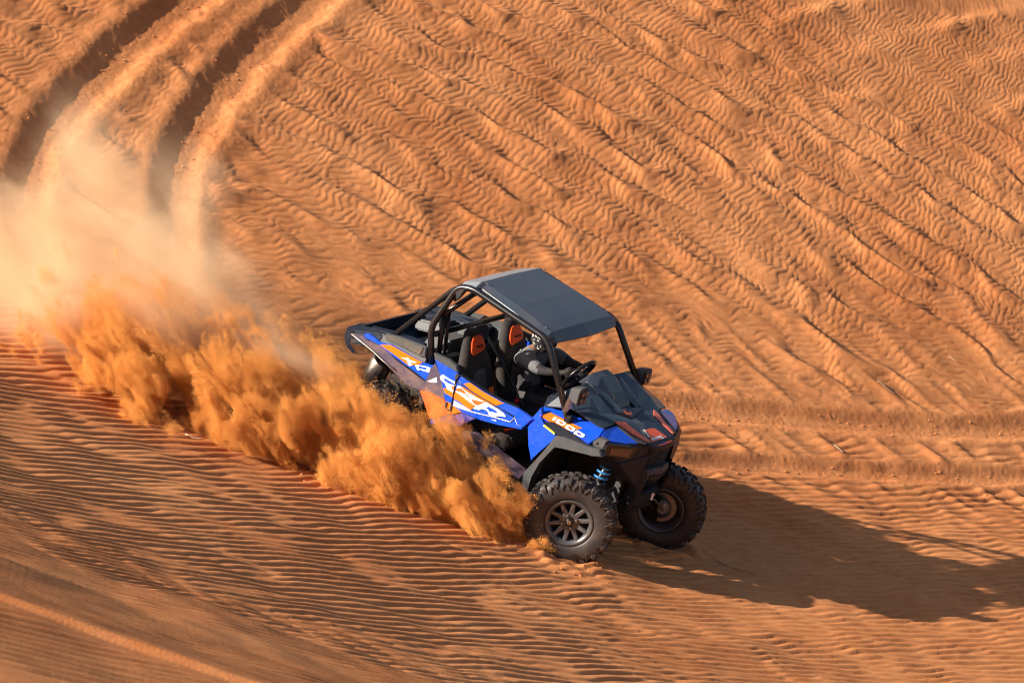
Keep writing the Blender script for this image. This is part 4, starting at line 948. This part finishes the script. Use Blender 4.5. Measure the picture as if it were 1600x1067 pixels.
# ------------------------------------------------------------------ driver
SHIRT = paint('grey_shirt', (.135, .14, .15), .85, .10, grain=.5, grain_scale=200)
VEST = paint('navy_vest', (.018, .020, .028), .8, .10, grain=.5, grain_scale=200)
TROUS = paint('dark_trousers', (.014, .014, .018), .85, .15, grain=.5, grain_scale=150)
SKIN = paint('skin', (.30, .16, .10), .5, .05)
GLOVE = paint('black_glove', (.012, .012, .012), .7, .1)

def scarf_material():
    m, nt, b = nodes_of('patterned_scarf')
    tc = N(nt, 'ShaderNodeTexCoord')
    v = N(nt, 'ShaderNodeTexVoronoi', Scale=42.0)
    nt.links.new(tc.outputs['Object'], v.inputs['Vector'])
    r = N(nt, 'ShaderNodeValToRGB')
    r.color_ramp.interpolation = 'CONSTANT'
    r.color_ramp.elements[0].color = (.50, .49, .47, 1)
    r.color_ramp.elements[1].position = .34; r.color_ramp.elements[1].color = (.010, .010, .012, 1)
    nt.links.new(v.outputs['Distance'], r.inputs[0]); nt.links.new(r.outputs[0], b.inputs['Base Color'])
    b.inputs['Roughness'].default_value = .85
    return m

def build_driver():
    J = {}; E = []; RAD = []
    V = []
    def v(name, p, r):
        J[name] = len(V); V.append(Vector(p)); RAD.append(r); return name
    def e(a, b): E.append((J[a], J[b]))
    cy0 = .30
    v('pelvis', (-.13, cy0, .70), (.135, .15)); v('waist', (-.16, cy0, .83), (.125, .145)); v('chest', (-.165, cy0, .98), (.125, .17)); v('collar', (-.14, cy0, 1.10), (.10, .12))
    v('neck', (-.11, cy0, 1.165), (.052, .052)); v('skull', (-.075, cy0 - .005, 1.265), (.088, .078)); v('crown', (-.065, cy0 - .008, 1.335), (.06, .055))
    for a, b in (('pelvis', 'waist'), ('waist', 'chest'), ('chest', 'collar'), ('collar', 'neck'), ('neck', 'skull'), ('skull', 'crown')): e(a, b)
    for s, n in ((-1, 'r'), (1, 'l')):
        y = lambda d: cy0 + s * d
        v('sh' + n, (-.13, y(.175), 1.09), (.085, .082)); v('arm' + n, (-.02, y(.215), 1.085), (.076, .072)); v('el' + n, (.075, y(.235), 1.06), (.047, .045))
        v('fore' + n, (.150, y(.212), 1.075), (.040, .038)); v('wr' + n, (.225, y(.185), 1.095), (.030, .026)); v('palm' + n, (.268, y(.172), 1.115), (.034, .018))
        e('collar', 'sh' + n); e('sh' + n, 'arm' + n); e('arm' + n, 'el' + n); e('el' + n, 'fore' + n); e('fore' + n, 'wr' + n); e('wr' + n, 'palm' + n)
        for k, (dz, ln) in enumerate(((.036, .9), (.016, 1.0), (-.004, .95), (-.024, .78))):
            v(f'f{k}a' + n, (.300, y(.180), 1.115 + dz), (.010, .010)); v(f'f{k}b' + n, (.328, y(.158), 1.118 + dz), (.009, .009)); v(f'f{k}c' + n, (.324, y(.158 - .03 * ln), 1.116 + dz), (.008, .008))
            e('palm' + n, f'f{k}a' + n); e(f'f{k}a' + n, f'f{k}b' + n); e(f'f{k}b' + n, f'f{k}c' + n)
        v('tha' + n, (.270, y(.146), 1.148), (.011, .011)); v('thb' + n, (.298, y(.134), 1.162), (.009, .009)); e('palm' + n, 'tha' + n); e('tha' + n, 'thb' + n)
        v('hip' + n, (-.07, y(.105), .695), (.092, .098)); v('thigh' + n, (.13, y(.125), .745), (.082, .082)); v('knee' + n, (.30, y(.135), .775), (.062, .062))
        v('calf' + n, (.40, y(.130), .66), (.056, .056)); v('ank' + n, (.50, y(.125), .54), (.040, .040)); v('toe' + n, (.60, y(.125), .525), (.036, .042))
        e('pelvis', 'hip' + n); e('hip' + n, 'thigh' + n); e('thigh' + n, 'knee' + n); e('knee' + n, 'calf' + n); e('calf' + n, 'ank' + n); e('ank' + n, 'toe' + n)
    me = bpy.data.meshes.new('person')
    me.from_pydata([tuple(p) for p in V], E, [])
    o = link(bpy.data.objects.new('person', me))
    sk = o.modifiers.new('skin', 'SKIN'); sk.use_smooth_shade = True; sk.branch_smoothing = .4
    for i, r in enumerate(RAD): me.skin_vertices[0].data[i].radius = r
    me.skin_vertices[0].data[0].use_root = True
    ss = o.modifiers.new('sub', 'SUBSURF'); ss.levels = 2; ss.render_levels = 2
    bpy.context.view_layer.update()
    dg = bpy.context.evaluated_depsgraph_get()
    em = bpy.data.meshes.new_from_object(o.evaluated_get(dg))
    o.modifiers.clear(); o.data = em; em.name = 'person'
    for m in (SHIRT, VEST, TROUS, SKIN, GLOVE): em.materials.append(m)
    for p in em.polygons:
        c = p.center; p.use_smooth = True
        d = abs(c.y - cy0)
        if c.x > .17 and c.z > .95: k = 4
        elif c.z < .80 or (c.x > .0 and c.z < .93): k = 2
        elif d > .12 and c.z > .98: k = 0 if c.x < .06 else 1
        elif c.z > 1.14: k = 3
        else: k = 1 if (d > .10 or c.z < .86) else 0
        p.material_index = k
    o.rotation_euler = ROT.to_euler()
    o.location = ROT @ Vector((-.05, 0, .04))
    tag(o, 'driver in grey shirt and black-and-white head scarf seated at the steering wheel', 'person')
    # head scarf wrapped round the head, with folds, open at the face
    bm = bmesh.new()
    bmesh.ops.create_uvsphere(bm, u_segments=36, v_segments=22, radius=1)
    rnd = random.Random(4)
    for q in bm.verts:
        x, y, z = q.co
        fold = 1 + .035 * math.sin(9 * z + 3 * math.atan2(y, x)) + .02 * math.sin(17 * z - 2 * math.atan2(y, x))
        sc = fold * (1.0 if z > -.35 else 1.0 - .18 * (-.35 - z))
        if z < -.6: sc *= 1.12
        if x > .80 and -.25 < z < .22: x = .80
        q.co = Vector((-.078 + .118 * x * sc, cy0 - .005 + .108 * y * sc, 1.268 + .140 * z))
    sc_ = from_bm('head_scarf', bm, scarf_material(), o, True)
    hull('sunglasses', [(.022, cy0 + a, b) for a in (-.07, .07) for b in (1.268, 1.305)] + [(-.005, cy0 + a, b) for a in (-.082, .082) for b in (1.27, 1.30)], BLACK2, o, .006)
    # seat belt over the chest
    tube('chest_belt', cat([(-.20, cy0 - .16, 1.13), (-.075, cy0 - .12, 1.07), (-.025, cy0 - .02, .95), (-.02, cy0 + .10, .82)]), .014, BLACK2, o, 6)
    return o
build_driver()

# ------------------------------------------------------------------ dry twigs and straws on the sand
def ground(x, y):
    rz, _ = relief(np.array([[x]]), np.array([[y]]))
    return float(macro(x, y) + rz[0, 0])
TWIGM = paint('dry_twig', (.20, .14, .085), .8, .3)
STRAWM = paint('pale_straw', (.62, .52, .36), .7, .15)
TW = [
    ('twig', (3.84, 4.73), -32, .20, .006, TWIGM, 'grey dry twig lying between ridges right of the buggy'),
    ('straw', (4.65, 5.68), -18, .10, .003, STRAWM, 'pale straw on the rippled slope above the far right ruts'),
    ('straw', (3.24, 3.46), -42, .11, .003, STRAWM, 'pale straw between the two wheel ruts on the right'),
    ('twig', (1.98, -.23), -25, .36, .004, TWIGM, 'long thin twig lying inside the shadow of the buggy'),
    ('twig', (-2.43, -1.06), 10, .14, .007, STRAWM, 'pale bent twig at the foot of the sand spray'),
    ('straw', (4.32, 8.64), 20, .10, .003, STRAWM, 'pale straw high on the far rippled slope'),
]
for name, (x, y), ang, ln, r, mat, lab in TW:
    a = R(ang); c, s_ = math.cos(a), math.sin(a)
    P = []
    for k in range(6):
        t = (k / 5 - .5) * ln
        px_, py_ = x + c * t - s_ * .04 * ln * math.sin(k * 1.9), y + s_ * t + c * .04 * ln * math.sin(k * 1.9)
        P.append(Vector((px_, py_, ground(px_, py_) + r * 1.2 + .004)))
    P[-1].z += .012
    tag(tube(name, P, [r, r, r * .95, r * .9, r * .8, r * .5], mat, None, 6), lab, name)

# ------------------------------------------------------------------ loose clods of sand along the ruts and round the wheels
def sand_clods(n, seed):
    rng = np.random.default_rng(seed)
    ph = (1 + 5 ** .5) / 2
    ico = np.array([(-1, ph, 0), (1, ph, 0), (-1, -ph, 0), (1, -ph, 0), (0, -1, ph), (0, 1, ph), (0, -1, -ph), (0, 1, -ph), (ph, 0, -1), (ph, 0, 1), (-ph, 0, -1), (-ph, 0, 1)]) / 1.9
    tri = np.array([(0,11,5),(0,5,1),(0,1,7),(0,7,10),(0,10,11),(1,5,9),(5,11,4),(11,10,2),(10,7,6),(7,1,8),(3,9,4),(3,4,2),(3,2,6),(3,6,8),(3,8,9),(4,9,5),(2,4,11),(6,2,10),(8,6,7),(9,8,1)])
    P = []
    for k in range(n):
        if k % 4 == 0:
            c = ((.53, -1.24), (1.37, -.07), (-1.2, -.9))[rng.integers(3)]
            r_, a_ = abs(rng.normal(.30, .16)), rng.random() * 6.283
            P.append((c[0] + r_ * math.cos(a_), c[1] + r_ * math.sin(a_)))
        else:
            pts, hw, dep = RUTS[rng.integers(len(RUTS))]
            i = rng.integers(len(pts) - 1); t = rng.random()
            q = np.array(pts[i]) * (1 - t) + np.array(pts[i+1]) * t
            P.append(tuple(q + rng.normal(0, hw * 1.1, 2)))
    P = np.array(P)
    rz, _ = relief(P[None, :, 0], P[None, :, 1])
    Z = macro(P[:, 0], P[:, 1]) + rz[0]
    V, Fc = [], []
    for k in range(n):
        r_ = .0035 + .011 * rng.random() ** 4
        V.append(ico * (r_ * (.7 + .6 * rng.random((12, 1)))) * np.array([1, 1, .75]) + np.array([P[k, 0], P[k, 1], Z[k] + r_ * .3]))
        Fc.append(tri + 12 * k)
    o = mesh_obj('sand_clods', np.concatenate(V), np.concatenate(Fc).tolist(), SAND)
    tag(o, 'small loose clods of sand scattered along the wheel ruts', None, None, 'stuff')
sand_clods(1600, 8)

# ------------------------------------------------------------------ airborne sand
SPRAY = [(0.27,0.14,0.13,0.15,0.14,0.15),(0.44,0.10,0.18,0.21,0.2,0.21),(0.694,0.08,0.258,0.299,0.26,0.299),(1.059,0.1,0.284,0.361,0.28,0.361),(1.384,0.1,0.275,0.341,0.3,0.387),(1.614,0.05,0.355,0.31,0.26,0.439),(0.982,0.3,0.33,0.29,0.33,0.20),(1.401,0.42,0.36,0.36,0.36,0.25),(1.839,0.55,0.355,0.361,0.45,0.361),(2.16,0.3,0.334,0.31,0.35,0.32),(2.417,0.1,0.258,0.32,0.28,0.299),(2.7,0.05,0.14,0.237,0.22,0.206),(2.41,0.5,0.454,0.465,0.5,0.31),(3.022,0.2,0.161,0.31,0.3,0.232),(3.306,0.1,0.298,0.439,0.32,0.341),(3.66,0.05,0.241,0.32,0.26,0.248),(3.853,0.05,0.137,0.165,0.18,0.145),(2.956,0.5,0.422,0.568,0.5,0.361),(3.541,0.55,0.476,0.619,0.5,0.361),(4.02,0.5,0.20,0.40,0.4,0.22),(2.164,0.7,0.52,0.36,0.4,0.20)]
HAZE = [(4.2,0.9,0.30,1.35,0.9,0.75),(4.9,1.3,0.15,1.2,0.9,0.85),(3.5,1.1,0.55,1.2,0.8,0.75),(2.9,0.9,0.42,.95,0.6,0.50),(4.7,1.7,0.45,1.1,0.8,0.85),(4.1,1.9,0.70,.9,0.7,0.85),(4.694,0.8,-0.178,1.1,0.6,0.35),(4.6,2.3,0.9,0.9,0.6,0.75),(3.9,2.0,.85,0.45,0.5,0.6),(3.5,.45,.62,1.0,.45,.36),(2.5,.55,.58,.8,.4,.30),(4.4,.4,.35,.9,.45,.40)]
SPRAY = [(a, b, c * (1 if a < .8 else .90), d, e, f * (1 if a < .8 else .92)) for a, b, c, d, e, f in SPRAY] + [(.06, .10, .03, .13, .10, .06), (.16, -.02, .03, .12, .08, .05)]
FRAME = Matrix(((-0.9409, -0.1651, 0.2957, .28), (0.1575, -0.9863, -0.0495, -1.31), (0.2998, 0.0, 0.954, .03), (0, 0, 0, 1)))

def dust_material(name, col, dens, aniso):
    m = bpy.data.materials.new(name)
    m.use_nodes = True
    nt = m.node_tree
    nt.nodes.remove(nt.nodes['Principled BSDF'])
    pv = N(nt, 'ShaderNodeVolumePrincipled')
    pv.inputs['Color'].default_value = (*col, 1)
    pv.inputs['Density'].default_value = dens
    pv.inputs['Anisotropy'].default_value = aniso
    nt.links.new(pv.outputs[0], nt.nodes['Material Output'].inputs['Volume'])
    return m

def dust_volume(name, puffs, lo, hi, voxel, mat, layers, edge, flow, smooth_k, label):
    """fog grid whose density is a union of puffs torn up by turbulence"""
    ng = bpy.data.node_groups.new(name, 'GeometryNodeTree')
    ng.interface.new_socket('Geometry', in_out='INPUT', socket_type='NodeSocketGeometry')
    ng.interface.new_socket('Geometry', in_out='OUTPUT', socket_type='NodeSocketGeometry')
    nd, L = ng.nodes, ng.links.new
    out = nd.new('NodeGroupOutput')
    pos = nd.new('GeometryNodeInputPosition').outputs[0]
    def vm(op, a, b=None, scale=None):
        n = nd.new('ShaderNodeVectorMath'); n.operation = op
        for i, x in ((0, a), (1, b)):
            if x is None: continue
            if isinstance(x, (tuple, list, Vector)): n.inputs[i].default_value = tuple(x)
            else: L(x, n.inputs[i])
        if scale is not None: n.inputs['Scale'].default_value = scale
        return n.outputs['Value'] if op in ('LENGTH', 'DOT_PRODUCT') else n.outputs['Vector']
    def mt(op, a, b=0.0, c=0.0):
        n = nd.new('ShaderNodeMath'); n.operation = op
        for i, x in ((0, a), (1, b), (2, c)):
            if isinstance(x, (int, float)): n.inputs[i].default_value = x
            else: L(x, n.inputs[i])
        return n.outputs[0]
    # coordinates stretched along the throw of the sand
    fx, fz = math.cos(flow), math.sin(flow)
    a = vm('DOT_PRODUCT', pos, (fx, 0, fz)); b = vm('DOT_PRODUCT', pos, (-fz, 0, fx))
    sep = nd.new('ShaderNodeSeparateXYZ'); L(pos, sep.inputs[0])
    cmb = nd.new('ShaderNodeCombineXYZ'); L(mt('MULTIPLY', a, .55), cmb.inputs[0]); L(sep.outputs[1], cmb.inputs[1]); L(b, cmb.inputs[2])
    q = cmb.outputs[0]
    def noise(vec, scale, detail, rough, col=False, dist=0.0):
        n = nd.new('ShaderNodeTexNoise'); n.inputs['Scale'].default_value = scale; n.inputs['Detail'].default_value = detail
        n.inputs['Roughness'].default_value = rough; n.inputs['Distortion'].default_value = dist
        L(vec, n.inputs['Vector'])
        return n.outputs['Color' if col else 0]
    warp = vm('SCALE', vm('SUBTRACT', noise(q, 1.7, 2, .5, True), (.5, .5, .5)), scale=layers['warp'])
    pw = vm('ADD', pos, warp); qw = vm('ADD', q, warp)
    env = None
    for s_, w_, h_, rs, rw, rh in puffs:
        d = vm('LENGTH', vm('MULTIPLY', vm('SUBTRACT', pw, (s_, -w_, h_)), (1 / rs, 1 / rw, 1 / rh)))
        e = mt('SUBTRACT', 1.0, d)
        env = e if env is None else mt('SMOOTH_MAX', env, e, smooth_k)
    d = env
    for sc, det, rough, amp, dist in layers['noise']:
        d = mt('ADD', d, mt('MULTIPLY', mt('SUBTRACT', noise(qw, sc, det, rough, False, dist), .5), amp))
    mr = nd.new('ShaderNodeMapRange'); mr.interpolation_type = 'SMOOTHSTEP'; mr.clamp = True
    mr.inputs[1].default_value, mr.inputs[2].default_value = edge
    L(d, mr.inputs[0])
    dens = mr.outputs[0]
    if 'power' in layers: dens = mt('POWER', dens, layers['power'])
    if 'fade' in layers:
        f0, f1, v0 = layers['fade']
        fr = nd.new('ShaderNodeMapRange'); fr.clamp = True
        L(sep.outputs[2], fr.inputs[0]); fr.inputs[1].default_value = f0; fr.inputs[2].default_value = f1; fr.inputs[3].default_value = 1.0; fr.inputs[4].default_value = v0
        dens = mt('MULTIPLY', dens, fr.outputs[0])
    vc = nd.new('GeometryNodeVolumeCube')
    L(dens, vc.inputs['Density'])
    vc.inputs['Min'].default_value = lo; vc.inputs['Max'].default_value = hi
    for k, ax in enumerate('XYZ'): vc.inputs['Resolution ' + ax].default_value = max(8, int((hi[k] - lo[k]) / voxel))
    sm = nd.new('GeometryNodeSetMaterial'); sm.inputs['Material'].default_value = mat
    L(vc.outputs[0], sm.inputs[0]); L(sm.outputs[0], out.inputs[0])
    me = bpy.data.meshes.new(name)
    me.from_pydata([(0, 0, 0), (.001, 0, 0), (0, .001, 0)], [], [(0, 1, 2)])
    me.materials.append(mat)
    o = link(bpy.data.objects.new(name, me))
    o.matrix_world = FRAME
    m = o.modifiers.new('dust', 'NODES'); m.node_group = ng
    tag(o, label, None, None, 'stuff')
    return o

# coarse grains: points drawn from a torn, streaky cloud thrown back and up by the wheels
def spray_grains(n, seed):
    lo = np.array([-.35, -1.75, -.60]); hi = np.array([5.65, .65, 1.40]); vx = .02
    dims = np.array([300, 120, 100])
    rng = np.random.default_rng(seed)
    ax = [lo[k] + (np.arange(dims[k]) + .5) * vx for k in range(3)]
    kx, ky, kz = np.meshgrid(np.fft.fftfreq(dims[0], vx), np.fft.fftfreq(dims[1], vx), np.fft.rfftfreq(dims[2], vx), indexing='ij')
    def turb(flow, stretch, wl, beta, cut=.0):
        fx, fz = math.cos(flow), math.sin(flow)
        ka = (kx * fx + kz * fz) * stretch; kb = -kx * fz + kz * fx
        k2 = ka * ka + kb * kb + ky * ky
        amp = (k2 + 1 / wl ** 2) ** (-beta / 2) * np.exp(-k2 * cut * cut)
        w = np.fft.rfftn(rng.standard_normal(tuple(dims)))
        z = np.fft.irfftn(w * amp, s=tuple(dims), axes=(0, 1, 2))
        return ((z - z.mean()) / z.std()).astype(np.float32)
    P = np.stack(np.meshgrid(*ax, indexing='ij'), -1).astype(np.float32)
    for k, a_ in enumerate((.075, .06, .075)):
        P[..., k] += a_ * turb(R(35), 1.0, .45, 4.2)
    env = np.full(tuple(dims), -9.0, np.float32)
    for s_, w_, h_, rs, rw, rh in SPRAY:
        e = 1 - np.sqrt(((P[..., 0] - s_) / rs) ** 2 + ((P[..., 1] + w_) / rw) ** 2 + ((P[..., 2] - h_) / rh) ** 2)
        m = np.maximum(env, e); env = m + .06 * np.exp(-np.abs(env - e) / .12)
    big = turb(R(40), 2.0, .36, 3.4)
    fil = turb(R(46), 3.8, .15, 2.8)
    fine = turb(R(44), 2.6, .07, 2.6)
    d = env - .06 + .40 * big + .15 * fil + .05 * fine
    body = np.clip((d - .02) / .15, 0, 1)
    rid = np.clip(1 - np.abs(fil) / 1.1, 0, 1) ** 1.5
    S, Wd, Hh = ax[0][:, None, None], ax[1][None, :, None], ax[2][None, None, :]
    fade = np.clip(1.3 - np.clip(Hh - .24 + .04 * np.clip(S, 0, 5), 0, 2) * 1.7, .04, 1)
    dens = body ** 1.2 * (.05 + 1.0 * rid + .9 * np.clip(fine, 0, 3) ** 1.5 * (.3 + rid)) * fade
    dens += .020 * np.clip((d + .40) / .45, 0, 1) ** 2 * np.clip(fil, 0, 2) * fade
    c = np.cumsum(dens.ravel().astype(np.float64))
    idx = np.searchsorted(c, rng.random(n) * c[-1])
    i, j, k = np.unravel_index(idx, tuple(dims))
    pts = np.stack([ax[0][i], ax[1][j], ax[2][k]], 1) + (rng.random((n, 3)) - .5) * vx * 1.3
    rad = .0011 + .0013 * rng.random(n) ** 2
    return pts, rad

def grain_cloud(name, pts, rad, mat, label):
    me = bpy.data.meshes.new(name)
    me.vertices.add(len(pts)); me.vertices.foreach_set('co', pts.astype(np.float32).ravel())
    at = me.attributes.new('grain_radius', 'FLOAT', 'POINT'); at.data.foreach_set('value', rad.astype(np.float32))
    me.materials.append(mat)
    o = link(bpy.data.objects.new(name, me)); o.matrix_world = FRAME
    ng = bpy.data.node_groups.new(name, 'GeometryNodeTree')
    ng.interface.new_socket('Geometry', in_out='INPUT', socket_type='NodeSocketGeometry')
    ng.interface.new_socket('Geometry', in_out='OUTPUT', socket_type='NodeSocketGeometry')
    gi = ng.nodes.new('NodeGroupInput'); go = ng.nodes.new('NodeGroupOutput')
    mp = ng.nodes.new('GeometryNodeMeshToPoints')
    na = ng.nodes.new('GeometryNodeInputNamedAttribute'); na.data_type = 'FLOAT'; na.inputs['Name'].default_value = 'grain_radius'
    sm = ng.nodes.new('GeometryNodeSetMaterial'); sm.inputs['Material'].default_value = mat
    ng.links.new(gi.outputs[0], mp.inputs[0]); ng.links.new(na.outputs[0], mp.inputs['Radius'])
    ng.links.new(mp.outputs[0], sm.inputs[0]); ng.links.new(sm.outputs[0], go.inputs[0])
    m = o.modifiers.new('grains', 'NODES'); m.node_group = ng
    tag(o, label, None, None, 'stuff')
    return o

def grain_material():
    m, nt, b = nodes_of('flying_sand')
    b.inputs['Base Color'].default_value = (.84, .385, .10, 1)
    b.inputs['Roughness'].default_value = .9
    b.inputs['Specular IOR Level'].default_value = .1
    return m
gp, gr = spray_grains(2200000, 3)
grain_cloud('sand_spray', gp, gr, grain_material(), 'thick orange sand thrown up behind the wheels of the buggy')
dust_volume('dust_haze', HAZE, (.9, -3.9, -.9), (6.4, .4, 2.4), .045, dust_material('fine_dust', (.985, .81, .58), 3.6, .2),
            dict(warp=.7, noise=[(1.1, 6, .62, 1.7, .5), (4.5, 5, .65, .6, .4)], power=1.9), (-.05, 1.15), R(25), .35,
            'pale dust cloud drifting over the sand behind the buggy')
